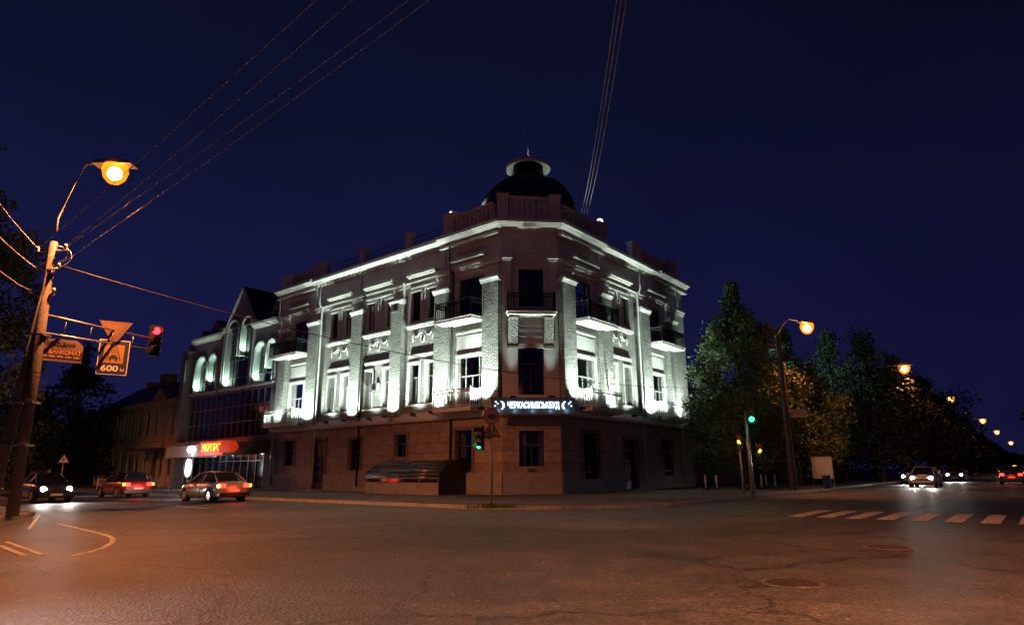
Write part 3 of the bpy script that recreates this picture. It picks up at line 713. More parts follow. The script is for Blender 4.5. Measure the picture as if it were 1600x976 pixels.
# ------------------------------------------------------------------ basement entrance canopy
cn=thing('basement_entrance','glossy dark barrel-roofed basement entrance canopy against the corner building','canopy',FL(6,1.5,.12))
prof=[(.40+1.85*sin(t),1.02+1.02*cos(t)) for t in [radians(a) for a in range(0,91,5)]]
m=MB(FL)
for (a,b) in zip(prof,prof[1:]):
    q=[m.vert(2.8,a[0],a[1]),m.vert(9.25,a[0],a[1]),m.vert(9.25,b[0],b[1]),m.vert(2.8,b[0],b[1])]; m.face(q,True)
roofc=m.build('curved_roof', mat('glossy dark polycarbonate',(.03,.028,.03),.18,.2,3,spec=.8), cn)
so=roofc.modifiers.new('thick','SOLIDIFY'); so.thickness=.03
m=MB(FL); m.prismu([(.11,.12),(2.25,.12)]+[(n,z) for n,z in prof[::-1]]+[(.11,2.2)],2.72,2.78); m.build('end_panel', plastic, cn)
m=MB(FL); m.prismu([(.11,.9),(2.25,.9)]+[(n,z) for n,z in prof[::-1]]+[(.11,2.2)],9.27,9.33); m.build('end_panel', plastic, cn)
m=MB(FL); m.box(2.8,9.25,2.12,2.25,.12,.78); m.build('side_wall', plinth_m, cn)
m=MB(FL); m.box(2.8,9.25,2.2,2.28,1.0,1.06)
for u in (2.85,4.4,6.15,7.9,9.2): m.box(u-.03,u+.03,2.16,2.22,.78,1.05)
m.build('roof_frame', steel, cn)
m=MB(FL); m.box(2.85,9.2,2.17,2.185,.8,1.02); m.build('glazing', glass, cn)

# ------------------------------------------------------------------ arched office building
ob=thing('arched_office_building','grey office building with tall paired arches and dark glass, left of the corner building','building',FL(32,0,0))
U0,U1=24.35,41.0
outer=[(U0,.0),(U1,.0),(U1,13.6),(33.5,13.6),(33.5,14.3),(30.95,17.7),(28.4,14.3),(28.4,13.6),(U0,13.6)]
cw=[(24.9,3.6),(40.2,3.6)]
holes=[]
def twin(a,b,c,d,z0,z1,zb):   # two arches a-b, c-d with common opening down to z0 (polygon with notches)
    r1=(b-a)/2; c1=(a+b)/2; r2=(d-c)/2; c2=(c+d)/2; pts=[(a,z0),(d,z0)]
    pts+=[(c2+r2*cos(pi*i/10), z1-r2+r2*sin(pi*i/10)) for i in range(11)]
    pts+=[(c,zb),(b,zb)]
    pts+=[(c1+r1*cos(pi*i/10), z1-r1+r1*sin(pi*i/10)) for i in range(11)]
    return pts
T=[(24.75,26.0,26.3,28.0,12.2,9.9),(28.9,30.6,31.3,33.2,14.8,11.5),(34.8,36.3,36.7,38.9,12.1,9.4)]
for a,b,c,d,z1,zb in T: holes.append(twin(a,b,c,d,8.7,z1,zb))
holes.append(rect(24.9,39.2,4.3,8.3))
holes.append(rect(25.3,39.0,.2,3.3))
m=MB(FL); m.wall(outer,holes,-.02,.02); m.build('wall', mod_wall, ob)
for h in holes[:3]:
    m=MB(FL); k=len(h)
    for i in range(k):
        a,b=h[i],h[(i+1)%k]; m.quad([(a[0],0,a[1]),(b[0],0,b[1]),(b[0],-.5,b[1]),(a[0],-.5,a[1])])
    m.build('arch_reveal', reveal_m, ob)
for (a,b,c,d,z1,zb) in T:
    m=MB(FL)
    for (x,y) in ((a,b),(c,d)):
        r=(y-x)/2+.12; cc=(x+y)/2; 
        m.tube([(x-.12,.0,zb if x!=a else 8.7)]+[(cc-r*cos(pi*i/12),.0,z1-(y-x)/2+r*sin(pi*i/12)) for i in range(13)]+[(y+.12,.0,zb if y!=d else 8.7)],.1,6)
    m.box(a-.3,d+.3,-.02,.25,8.5,8.68); m.build('arch_moulding', mod_trim, ob)
m=MB(FL)
for z0,z1 in ((8.7,14.85),(4.3,8.3),(.2,3.3)): m.quad([(24.6,-.48 if z0>8 else -.88,z0),(39.6,-.48 if z0>8 else -.88,z0),(39.6,-.48 if z0>8 else -.88,z1),(24.6,-.48 if z0>8 else -.88,z1)])
m.build('arch_glazing', cwglass, ob)
m=MB(FL)
k=24.9
while k<39.3:
    m.box(k-.03,k+.03,-.47,-.42,8.7,14.6) if any(a-.2<k<d+.2 for a,b,c,d,_,_ in T) else None
    k+=.95
for z in (9.6,11.2,12.8): m.box(24.8,39.1,-.465,-.425,z-.03,z+.03)
m.build('arch_mullions', cwframe, ob)
m=MB(FL); m.quad([(24.9,-.06,4.3),(39.2,-.06,4.3),(39.2,-.06,8.3),(24.9,-.06,8.3)]); m.build('curtain_wall_glass', cwglass, ob)
m=MB(FL); k=24.9
while k<39.25: m.box(k-.03,k+.03,-.06,.02,4.3,8.3); k+=1.02
for z in (4.33,5.65,7.0,8.27): m.box(24.9,39.2,-.055,.03,z-.03,z+.03)
m.build('curtain_wall_mullions', cwframe, ob)
m=MB(FL)
for a,b in ((U0,28.3),(33.6,39.6)): m.prismu([(0,13.5),(.15,13.5),(.4,13.75),(.45,13.95),(0,14.0)],a,b)
m.build('cornice', plaster_trim, ob)
m=MB(FL)
for sg in (1,-1):
    uc=30.95; m.tube([(uc+sg*2.55,.05,14.25),(uc,.05,17.72)],.12,4); m.box(uc+sg*2.7-.3,uc+sg*2.7+.3,-.1,.4,13.9,14.3)
m.build('gable_coping', mod_trim, ob)
m=MB(FL); rf=[(28.3,14.2),(33.6,14.2),(30.95,17.85)]; m.prism(rf,-6,-.03); m.prismu([(-.3,13.9),(-8,13.9),(-5,16.2),(-3,16.2)],U0,U1-.5); m.build('roof', roof_m, ob)
for a,b,ap in ((24.9,26.4,15.7),(35.3,37.1,15.6),(38.2,39.2,14.9)):
    m=MB(FL); m.prism([(a,13.9),(b,13.9),(b,ap-.8),((a+b)/2,ap),(a,ap-.8)],-2,-.25); o=m.build('dormer', mod_wall, ob)
    m=MB(FL); m.box((a+b)/2-.25,(a+b)/2+.25,-.25,-.2,14.1,ap-.9); m.build('window', cwglass, o)
m=MB(FL); m.box(39.6,41.0,0,.5,0,12.6); m.box(39.5,41.1,-.1,.6,12.6,12.9); m.box(39.7,40.4,.5,.7,0,12.0); m.build('corner_pier', mod_wall, ob)
for q in ((28.2,28.6),(33.4,33.9)):
    m=MB(FL); m.box(*q,0,.25,8.7,13.6); m.build('pier', mod_wall, ob)
# back & sides
m=MB(FL); m.box(U0+.02,U1,-14,-.95,0,13.85); m.build('body', mod_wall, ob)
# arch lamps on the sills (cool green white)
for u,z,en in ((27.8,8.85,60),(25.9,8.85,45),(33.0,8.85,110),(30.4,11.7,60),(38.7,8.85,100),(36.2,9.6,50),(24.9,8.85,30)):
    light('SPOT',FL(u-.12,-.22,z),ob,en*3.8,(.62,1.0,.80),.08,(0,0,1),120,.7,'sill_light')
light('SPOT',FL(26.3,.7,8.9),ob,260,COOL,.1,(0,0,1),80,.7,'sill_light'); light('SPOT',FL(36.8,.7,8.9),ob,220,COOL,.1,(0,0,1),80,.7,'sill_light')
light('SPOT',FL(31,.9,8.9),ob,160,COOL,.1,(0,0,1),70,.7,'sill_light')
# amber glow imitating street lamps reflected in the glass; no pane uses it
lw=mat('amber reflection glow',(.5,.2,.05),.5,emit=(1.0,.30,.03),estr=1.1)
# ground-floor shop front
m=MB(FL); k=25.4
while k<39: m.box(k-.04,k+.04,-.86,-.78,.2,3.3); k+=1.25
m.box(25.3,39,-.86,-.78,2.35,2.43); m.build('shopfront_frame', cwframe, ob)
light('POINT',FL(28,-.4,3.0),ob,18,(1,.8,.6),.1,name='shop_light'); light('POINT',FL(33,-.4,3.0),ob,26,(.9,.95,1),.1,name='shop_light')
# canopies
m=MB(FL); m.prismu([(0,2.9),(1.9,2.75),(2.0,2.95),(1.5,3.5),(.8,3.85),(0,3.95)],24.6,28.2); m.build('rounded_awning', mat('awning metal',(.13,.07,.06),.35,.2,3), ob)
m=MB(FL); m.box(28.2,33.0,0,1.6,2.85,3.0); m.box(28.2,33.0,1.45,1.6,3.0,4.0); bx=m.build('shop_sign_box', mat('sign red glow',(.4,.02,.01),.5,emit=(1,.05,.01),estr=.55), ob)
text('УКРПРОМ',.85,mat('shop letters glow',(.8,.5,.1),.5,emit=(1,.50,.04),estr=1.8),'lettering',bx,FL(30.6,1.64,3.5),(-dL).to_3d(),depth=.04,width=4.0,bold=.01)
m=MB(FL)
pr=[(.9*cos(pi*i/12),3.0+.95*sin(pi*i/12)) for i in range(13)]
m.prism([(27.3+u*1.1,z) for u,z in pr],1.6,2.3); m.build('domed_awning', mat('red awning glow',(.5,.03,.01),.5,emit=(1,.06,.01),estr=.4), ob)
m=MB(FL); m.box(33.2,38.6,.0,2.0,2.75,3.7); m.prismu([(0,3.7),(2.0,3.7),(1.2,4.1),(0,4.2)],33.2,38.6); m.build('flat_canopy', mat('canopy pale',(.45,.46,.5),.5,.2,2), ob)
for u in (33.4,35.0,38.4):
    m=MB(FL); m.tube([(u,1.9,.12),(u,1.9,2.75)],.04,6); m.build('canopy_post', steel, ob)
wl=mat('shop lamp glow',(.9,.9,.9),.5,emit=(.95,1,.95),estr=5)
sg=thing('round_lamp_sign','glowing white round sign beside the red shop sign','sign',FL(33.1,1.8,3.4))
m=MB(FL); m.lathe([(.01,3.05),(.25,3.1),(.36,3.35),(.25,3.62),(.01,3.68)],(33.1,2.25),16); m.build('globe', wl, sg); m=MB(FL); m.tube([(33.1,1.6,3.4),(33.1,2.0,3.4)],.03); m.build('bracket', steel, sg)
sg=thing('oval_lamp_sign','tall glowing white oval light box on the shop front pavement','sign',FL(32.6,2.6,.12))
m=MB(FL); m.prism([(32.6+.34*cos(2*pi*i/24),1.85+.72*sin(2*pi*i/24)) for i in range(24)],2.5,2.7); m.build('light_box', wl, sg)
m=MB(FL); m.tube([(32.6,2.6,.12),(32.6,2.6,1.2)],.05); m.build('post', steel, sg)
light('POINT',FL(32.9,3.1,2.9),ob,90,(.9,.97,1),.2,name='shop_light'); light('POINT',FL(29.5,2.6,3.3),ob,40,(1,.12,.03),.3,name='shop_light')
# no glowing panes here: the glazing mirrors the street lamps

# ------------------------------------------------------------------ ochre house
yh=thing('ochre_house','old two-storey ochre house with small pediment, left of the arched office building','house',FL(51,0,0))
ya,yb=41.3,61.5
wins=[42.2+1.95*i for i in range(10)]
holes=[rect(w,w+.85,5.2,7.5) for w in wins]+[arch(w,w+.95,1.3,3.8,8) for w in wins if not(45<w<47.5)]+[arch(45.2,47.0,.15,3.6,8)]
m=MB(FL); m.wall(rect(ya,yb,0,8.2),holes,0,.25); m.build('wall', yellowwall, yh)
m=MB(FL); m.box(ya,yb,-.32,-.26,.2,8.0); m.build('inner_wall', frame_d, yh)
m=MB(FL); m.box(yb-.3,yb,-10,-.01,0,8.2); m.box(ya,ya+.3,-10,-.33,0,8.2); m.build('side_wall', yellowwall, yh)
m=MB(FL); m.prismu([(0,8.1),(.15,8.1),(.45,8.4),(.45,8.6),(0,8.65)],ya,yb); m.prismu([(0,4.5),(.2,4.55),(.2,4.75),(0,4.8)],ya,yb); m.build('cornice', yellowwall, yh)
for w in wins:
    m=MB(FL); m.box(w-.15,w-.001,0,.08,5.1,7.6); m.box(w+.851,w+1.0,0,.08,5.1,7.6); m.box(w-.2,w+1.05,0,.16,7.6,7.75); m.box(w-.15,w+1.0,0,.12,5.0,5.1); m.build('window_surround', yellowwall, yh)
    window(FL,w,w+.85,5.2,7.5,-.12,yh,.66,1,frame_d)
for w in (ya,45.0-.6,49.0,yb-.8):
    m=MB(FL); m.box(w,w+.6,.001,.14,0,8.1); m.build('pilaster', yellowwall, yh)
m=MB(FL); m.prism([(44.0,8.6),(47.6,8.6),(45.8,9.9)],-.3,.3); m.build('pediment', yellowwall, yh)
m=MB(FL); m.prismu([(.4,8.6),(-10.5,8.6),(-6.5,11.3),(-3.5,11.3)],ya+.3,yb-.2); rf=m.build('roof', roof_m, yh)
for u,w_,h_ in ((53.6,1.6,12.2),(43,.8,12.8),(57.5,.7,11.6)):
    m=MB(FL); m.box(u-w_/2,u+w_/2,-4.2,-3,9,h_); m.box(u-w_/2-.1,u+w_/2+.1,-4.3,-2.9,h_,h_+.2); m.build('chimney', yellowwall, rf)
m=MB(FL); m.prismu([(0,3.9),(1.8,3.5),(1.8,3.3),(0,3.4)],43.8,48.2); m.build('door_canopy', mat('canopy blue',(.03,.035,.06),.5), yh)
for u in (44.0,46.2,48.0):
    m=MB(FL); m.tube([(u,1.7,.12),(u,1.7,3.35)],.035,6); m.build('canopy_post', steel, yh)

# street furniture: railing along left pavement
rl=thing('pavement_railing','low pale metal railing along the pavement before the arched office building','railing',FL(32,6.8,.12))
m=MB(FL)
for z in (.95,.55): m.tube([(26,6.8,z),(40,6.8,z)],.025,6)
k=26
while k<=40.01: m.tube([(k,6.8,.12),(k,6.8,1.0)],.03,6); k+=1.75
m.build('rails', ironw, rl)
for i,u in enumerate((6.0,4.4,2.9,1.4)): 
    pass
# ------------------------------------------------------------------ street lamps
bowl_m = bpy.data.materials.new('sodium lamp bowl'); bowl_m.use_nodes=True
_n=bowl_m.node_tree; _n.nodes.remove(_n.nodes['Principled BSDF']); _e=_n.nodes.new('ShaderNodeEmission'); _e.inputs[0].default_value=(1,.20,.008,1); _e.inputs[1].default_value=4.2
_t=_n.nodes.new('ShaderNodeBsdfTransparent'); _t.inputs[0].default_value=(1,.75,.45,1); _m=_n.nodes.new('ShaderNodeMixShader'); _m.inputs[0].default_value=.38
_n.links.new(_t.outputs[0],_m.inputs[1]); _n.links.new(_e.outputs[0],_m.inputs[2]); _n.links.new(_m.outputs[0],_n.nodes['Material Output'].inputs['Surface'])
core_m = mat('sodium lamp core',(.9,.6,.3),.5,emit=(1.0,.62,.25),estr=30)
SL='street lamps'
def street_lamp(base, top, lamp, label, energy, h_wood=.14, armr=.035, head=1.0, far=False, parent_extra=None, cone=132, up=.012):
    t=thing('street_lamp',label,'street lamp',base,0,SL)
    if far or parent_extra is None:
        m=MB(); m.tube([base,top],[h_wood,h_wood*.65],10); m.build('pole', conc if not far else steel, t)
    a=Vector(top); l=Vector(lamp); mid=Vector((a.x*.6+l.x*.4,a.y*.6+l.y*.4,l.z+.05)); d=(Vector((l.x,l.y,0))-Vector((a.x,a.y,0))); 
    d = d.normalized() if d.length>.01 else Vector((1,0,0))
    m=MB(); m.tube([a-Vector((0,0,.4)),a+Vector((0,0,.1)),(a+mid)/2+Vector((0,0,.25)) if l.z-a.z>.4 else (a+mid)/2+Vector((0,0,.1)),mid+Vector((0,0,.1)),l+Vector((0,0,.16))],[armr*1.3,armr*1.2,armr,armr,armr],8); m.build('arm', steel, t)
    fr=Fr((l.x,l.y,0),(d.x,d.y),(-d.y,d.x)); m=MB(fr); z=l.z
    m.prism([(-.45*head,z+.08),(.42*head,z+.06),(.4*head,z+.16),(.1,z+.26*1),(-.45*head,z+.2)],-.16*head,.16*head); m.build('lamp_head', steel, t)
    m=MB(fr); m.lathe([(.01,z-.40*head),(.12*head,z-.37*head),(.22*head,z-.26*head),(.27*head,z-.08*head),(.24*head,z+.06)],(.02,0),18); lb_=m.build('lamp_bowl', bowl_m, t)
    m=MB(fr); m.ball((.02,0,z-.15*head),.155*head,1.0); m.build('bulb', core_m, lb_)
    light('SPOT',(l.x,l.y,l.z-.44*head),t,energy*K_SOD,SODIUM,.15,(d.x*.22,d.y*.22,-1),cone,.55,'street_lamp_beam')
    light('POINT',(l.x,l.y,l.z-.55*head),t,energy*K_SOD*up,SODIUM,.15)
    return t
# left A-frame concrete pole
pb=atz(24,812); PY=pb.y
ptop=at(90,345,PY); pbase=Vector((pb.x-.55,pb.y,.12))
pj=Vector((ptop.x,ptop.y,9.3))
pl=thing('concrete_pole','tall leaning A-shaped concrete pole at the left edge, carrying a signal arm and wires','utility pole',pbase)
pdir=Vector((1,0,0))
m=MB(); m.tube([pbase+Vector((.42,0,0)),(pbase+pj)/2+Vector((.24,0,0)),pj],[.19,.16,.12],10); m.build('shaft', conc, pl)
m=MB(); m.tube([pbase+Vector((-.42,.05,0)),(pbase+pj)/2+Vector((-.1,.05,0)),pj-Vector((0,-.06,1.2))],[.19,.16,.12],10); m.build('shaft', conc, pl)
m=MB(); m.tube([pj-Vector((.55,0,.4)),pj+Vector((.5,0,-.3))],.04,6); m.tube([pj-Vector((.6,0,1.9)),pj+Vector((.3,0,-1.9))],.04,6); m.tube([pj-Vector((.5,.1,1.1)),pj+Vector((.35,-.1,-1.0))],.035,6); m.build('crossarm', steel, pl)
ins=mat('insulator porcelain',(.6,.55,.5),.3)
inspts=[]
for dx,dz in ((-.5,-.25),(.45,-.15),(-.55,-1.75),(.28,-1.75),(-.45,-.95),(.32,-.85)):
    q=pj+Vector((dx,-.02,dz)); m=MB(); m.lathe([(.02,q.z-.12),(.05,q.z-.1),(.045,q.z-.02),(.06,q.z),(.03,q.z+.07)],(q.x,q.y),10); m.build('insulator', ins, pl); inspts.append(q)
m=MB()
for r,z in ((.55,.0),(.42,.1)):
    m.tube([pj+Vector((.1+r*sin(t)*1.1,.0,-.55+z+r*.9*cos(t)*.8)) for t in [radians(a) for a in range(0,170,12)]],.012,5)
m.build('cable_loop', ironw, pl)
for zz in (2.2,3.6,5.9):
    q=pbase.lerp(pj,zz/9.3); m=MB(); w_=.55-.045*zz; m.box(q.x-w_,q.x+w_+.1,q.y-.2,q.y+.22,q.z,q.z+.06); m.build('clamp', steel, pl)
lampL=at(180,262,PY)
street_lamp(tuple(ptop-Vector((0,0,.9))), tuple(ptop), tuple(lampL), 'brightest orange street lamp, on a curved bracket atop the leaning pole at left', 6500, parent_extra=1, head=1.6, cone=158, up=.03)
# signal arm on the A-frame pole
arm0=at(70,491,PY); zA=arm0.z; 
arm_end=atz(238,529,zA-.0)
arm_end=Vector((arm_end.x,arm_end.y,zA)); ad=(arm_end-arm0).normalized()
ma=thing('signal_arm','horizontal two-rail mast arm reaching from the concrete pole over the street','mast arm',arm0)
m=MB(); m.tube([arm0,arm_end],.035,6); m.build('rail', steel, ma)
m=MB(); m.tube([arm0-Vector((.05,0,.62)),arm_end-Vector((0,0,.45))],.035,6); m.build('rail', steel, ma)
m=MB()
for t in (.18,.4,.6,.8): m.tube([arm0.lerp(arm_end,t),(arm0-Vector((.05,0,.62))).lerp(arm_end-Vector((0,0,.45)),t)],.015,5)
m.build('stay', steel, ma)
# frame looking to camera for signs at left
def facing(loc, yaw=0):
    a=atan2(-loc.y,-loc.x)+yaw  # direction from loc to camera
    n=Vector((cos(a),sin(a))); r=Vector((-n.y,n.x))
    return Fr((loc.x,loc.y,0),r,n)      # right vector as seen from the camera
def px_sign(x,y,z=None,Y=None): return at(x,y,Y)
def onarm(x,y):
    # point on the vertical plane of the arm at pixel x,y
    r=ray(x,y); o=Vector((0,0,H)); n=Vector((ad.y,-ad.x,0)); t=(arm0-o).dot(n)/r.dot(n); return o+r*t
def head_signal(fr, z, name_parent, lit, n0=.0, s=1.0, visor=True, colours=True):
    # three aspect head centred at u=0,z ; lit in 'R','Y','G'
    m=MB(fr); m.box(-.17*s,.17*s,n0-.16*s,n0,z-.5*s,z+.5*s); m.build('housing', plastic, name_parent)
    for k,(c,dz) in enumerate((('R',.32),('Y',0),('G',-.32))):
        col={'R':(1,.02,.03),'Y':(1,.42,.03),'G':(.02,1,.35)}[c]
        on=(c==lit)
        mm=mat('signal lens '+c+(' on' if on else ' off'), tuple(x*.15 for x in col), .2, emit=(tuple(min(1,x+.0) for x in col) if on else None), estr=9 if on else 0)
        m=MB(fr); m.disc((0,z+dz*s),.115*s,n0,n0+.03,20); m.build('lens', mm, name_parent)
        m=MB(fr)
        seg=12; 
        for i in range(seg):
            a0=radians(-20+220*i/seg); a1=radians(-20+220*(i+1)/seg); r=.135*s
            q=[m.vert(r*cos(a0),n0,z+dz*s+r*sin(a0)),m.vert(r*cos(a1),n0,z+dz*s+r*sin(a1)),m.vert(r*cos(a1),n0+.2*s,z+dz*s+r*sin(a1)),m.vert(r*cos(a0),n0+.2*s,z+dz*s+r*sin(a0))]; m.face(q,True)
        v=m.build('visor', plastic, name_parent); so=v.modifiers.new('t','SOLIDIFY'); so.thickness=.008
        if on: light('POINT',fr(0,n0+.3,z+dz*s),name_parent,6,col,.06,name='signal_light')
rp_=onarm(243,528); rfr=facing(rp_,.35)
tl=thing('traffic_light','traffic light showing red at the end of the mast arm at upper left','traffic light',rp_,0,'traffic lights at the junction')
head_signal(rfr, rp_.z-.1, tl, 'R', 0, 1.25)
# yield (back) sign, car wash sign, bank sign
q=onarm(180,517); fr=facing(q)
ys=thing('yield_sign','downward-pointing triangular sign mounted between the arm rails','road sign',q)
tri=[(-.55,q.z+.36),(.55,q.z+.36),(.10,q.z-.42),(-.10,q.z-.42)]
m=MB(fr); m.prism(tri,.0,.03); m.build('plate', mat('faded sign back',(.12,.065,.045),.6,.2,5), ys)
m=MB(fr); m.prism([(-.36,q.z+.25),(.36,q.z+.25),(0,q.z-.3)],.031,.036); m.build('face', mat('faded sign face',(.14,.09,.065),.6,.2,5), ys)
q=onarm(177,558); fr=facing(q)
cw_=thing('car_wash_sign','dark rectangular car wash sign reading 600 м, hanging under the mast arm','road sign',q)
wv,hv=.50,.66
m=MB(fr); m.box(-wv,wv,-.02,.0,q.z-hv,q.z+hv); m.build('border', white_sm, cw_)
m=MB(fr); m.box(-wv+.03,wv-.03,0,.006,q.z-hv+.03,q.z+hv-.03); m.build('panel', dark_sm, cw_)
m=MB(fr); m.box(-.33,.33,.006,.012,q.z-.22,q.z+.48); m.build('symbol_field', mat('sign orange',(.30,.17,.08),.5), cw_)
m=MB(fr); z=q.z
for sgn in (-1,1):
    m.prism([(sgn*.08,z+.38),(sgn*.10,z+.38),(sgn*.25,z-.12),(sgn*.21,z-.12)],.012,.016)
    m.box(sgn*.10-.035,sgn*.10+.035,.012,.016,z-.14,z-.07)
m.box(-.15,.15,.012,.016,z-.07,z+.02); m.prism([(-.11,z+.02),(.11,z+.02),(.08,z+.09),(-.08,z+.09)],.012,.016); m.box(-.08,.08,.012,.016,z+.38,z+.43)
for k in range(-2,3): m.prism([(k*.03-.006,z+.34),(k*.03+.006,z+.34),(k*.045+.008,z+.14),(k*.045-.008,z+.14)],.012,.016)
m.build('car_wash_symbol', black_sm, cw_)
text('600',.3,white_sm,'lettering',cw_,fr(-.08,.012,z-.42),fr.a,depth=.006,width=.56,bold=.006); text('М',.16,white_sm,'lettering',cw_,fr(.33,.012,z-.47),fr.a,depth=.006)
m=MB(); m.tube([fr(-.3,-.03,q.z+hv),fr(-.3,-.03,q.z+hv+.35)],.012,5); m.tube([fr(.3,-.03,q.z+hv),fr(.3,-.03,q.z+hv+.35)],.012,5); m.build('hanger', steel, cw_)
q=onarm(97,547); fr=facing(q,.15)
bs=thing('cash_machine_sign','wide orange and red bank cash machine sign beside the concrete pole','sign',q)
m=MB(fr); z=q.z; m.prism([(-.66,z-.40),(.62,z-.40),(.62,z+.18),(.50,z+.32),(.40,z+.38),(-.66,z+.38)],-.03,0); m.build('panel', mat('faded peach panel',(.22,.16,.12),.5,.1,4), bs)
m=MB(fr); m.box(-.66,.62,0,.006,z-.30,z+.02); m.build('stripe', mat('sign maroon',(.11,.035,.03),.5), bs)
text('УКРСОЦБАНК',.17,black_sm,'lettering',bs,fr(-.08,.008,z+.2),fr.a,depth=.006,width=.95,bold=.004)
text('БАНКОМАТ',.2,mat('sign peach letters',(.7,.42,.28),.5),'lettering',bs,fr(.1,.01,z-.07),fr.a,depth=.006,width=.95,bold=.006)
m=MB(fr)
for k in range(5): m.box(-.6+k*.24,-.42+k*.24,.007,.012,z-.27,z-.19)
m.build('card_symbols', mat('card grey',(.35,.3,.28),.5), bs)
m=MB(); m.tube([fr(-.66,-.02,z+.1),fr(-1.0,-.02,z+.14)],.02,5); m.tube([fr(-.66,-.02,z-.3),fr(-1.0,-.02,z-.28)],.02,5); m.build('bracket', steel, bs)

# right side lamps
def rl_lamp(px,py,z,label,energy,far=True,head=1.0,polepx=None):
    l=atz(px,py,z); n=(Vector((l.x,l.y))-Bw).dot(nR)
    if polepx: b=Vector(polepx)
    else: b=l.to_2d()-nR*max(1.6,(n-8.9)) if n<14 else l.to_2d()-nR*2.2
    return street_lamp((b.x,b.y,.12),(b.x,b.y,z-1.2 if not far else z-.5),tuple(l),label,energy,.17,.035,head,far)
l1=atz(1260,507,10.7); pbse=atz(1241,769)
tl1=street_lamp((pbse.x,pbse.y,.12),(pbse.x,pbse.y,9.6),tuple(l1),'second brightest orange street lamp, on a thick pole right of the corner building',1700,.22,.035,1.6)
pn=MB(facing(pbse)); pn.box(.28,1.15,.0,.03,4.45,4.95); t=thing('street_name_plate','small orange-lit plate on a bracket on the concrete lamp pole','sign',(pbse.x,pbse.y,4.6)); pn.build('plate', mat('plate peach',(.6,.42,.3),.5,.2,6), t); pn=MB(facing(pbse)); pn.tube([(.15,.01,4.85),(.3,.01,4.85)],.02,5); pn.build('bracket', steel, t)
labs=['third orange street lamp, above the dark trees down the right street','fourth orange street lamp down the right street, lighting leaves beneath it','fifth orange street lamp down the right street','sixth orange street lamp down the right street, just above the seventh','lowest and farthest orange street lamp down the right street']
for (px,py,en,hd),lb in zip(((1412,572,1300,1.9),(1484,621,1300,1.9),(1535,655,1400,2.2),(1557,673,1400,2.4),(1579,690,1800,3.0)),labs):
    rl_lamp(px,py,11.0,lb,en,True,hd)
# lamp outside the frame at right that lights the foreground road
lx=Bw+nR*26.8-dR*24
street_lamp((lx.x,lx.y,.12),(lx.x,lx.y,9.6),(lx.x-nR.x*2,lx.y-nR.y*2,10.4),'orange street lamp on the near pavement at the camera side of the junction',9000,.17,.035,1.0)

street_lamp((-47.3,46.0,.12),(-47.3,46.0,10.2),(-45.8,46.4,11),'orange street lamp beyond the left edge, mirrored in the first-floor windows',5200,.17,.035,1.5,cone=150)
street_lamp((-71,63.2,.12),(-71,63.2,10.2),(-69.5,63.6,11),'orange street lamp farther beyond the left edge, mirrored in the dark curtain wall',6500,.17,.035,2.0,cone=155)

# ------------------------------------------------------------------ sign post and traffic light at the corner
b=atz(768,793,.12)
spn=thing('sign_post','slim steel post at the kerb corner carrying a 40 sign and a children warning triangle','sign post',b)
fr=facing(b)
top=at(768,634,b.y).z
m=MB(); m.tube([(b.x,b.y,.12),(b.x,b.y,top)],.045,8); m.build('post', steel, spn)
zc=at(767,650,b.y).z
m=MB(fr); m.disc((0,zc),.30,.05,.07,28); sn=m.build('speed_limit_sign', red_sm, spn)
m=MB(fr); m.disc((0,zc),.25,.07,.076,28); m.build('face', mat('sign cream face',(.22,.19,.17),.5), sn)
text('40',.30,black_sm,'lettering',sn,fr(0,.08,zc),fr.a,depth=.006,bold=.006)
zt=at(771,671,b.y).z
m=MB(fr); m.prism([(-.36,zt-.28),(.36,zt-.28),(.0,zt+.36)],.05,.07); sn=m.build('warning_sign', red_sm, spn)
m=MB(fr); m.prism([(-.26,zt-.22),(.26,zt-.22),(.0,zt+.24)],.07,.076); m.build('face', mat('sign cream face'), sn)
m=MB(fr)
for dx,s in ((-.06,1),(.08,.85)):
    m.disc((dx,zt+.06*s),.028*s,.076,.08,10); m.prism([(dx-.02,zt+.03*s),(dx+.02,zt+.03*s),(dx+.03,zt-.08),(dx-.03,zt-.08)],.076,.08)
    m.prism([(dx-.02,zt-.08),(dx,zt-.08),(dx-.04,zt-.18),(dx-.06,zt-.18)],.076,.08); m.prism([(dx,zt-.08),(dx+.02,zt-.08),(dx+.06,zt-.18),(dx+.04,zt-.18)],.076,.08)
m.build('children_symbol', black_sm, sn)
tg=thing('traffic_light','traffic light seen from the side with green lit, on the kerb sign post','traffic light',at(750,687,b.y),0,'traffic lights at the junction')
q=at(752,684,b.y); f2=Fr((q.x+.05,q.y,0),Vector((-.42,-.9)),Vector((-.9,.3)).normalized())
f2=facing(q,-.95); head_signal(f2,q.z,tg,'G',.1,.85)
m=MB(); m.tube([(q.x+.1,q.y,q.z),(b.x,b.y,q.z)],.025,6); m.build('bracket', steel, tg)
# grass tuft at post
m=MB(); 
for i in range(420):
    a=random.random()*2*pi; r=abs(random.gauss(0,.42)); x=b.x+r*cos(a)*1.4; y=b.y+r*sin(a)*.7; h=.05+.1*random.random(); c=random.random()*pi
    m.quad([(x,y,.12),(x+.025*cos(c),y+.025*sin(c),.12),(x+.02*cos(c)+.02,y+.02*sin(c),.12+h),(x+.02,y,.12+h)])
tag(m.build('grass', grass_m), kind='stuff', label='small tuft of green grass around the foot of the sign post', cat='grass')
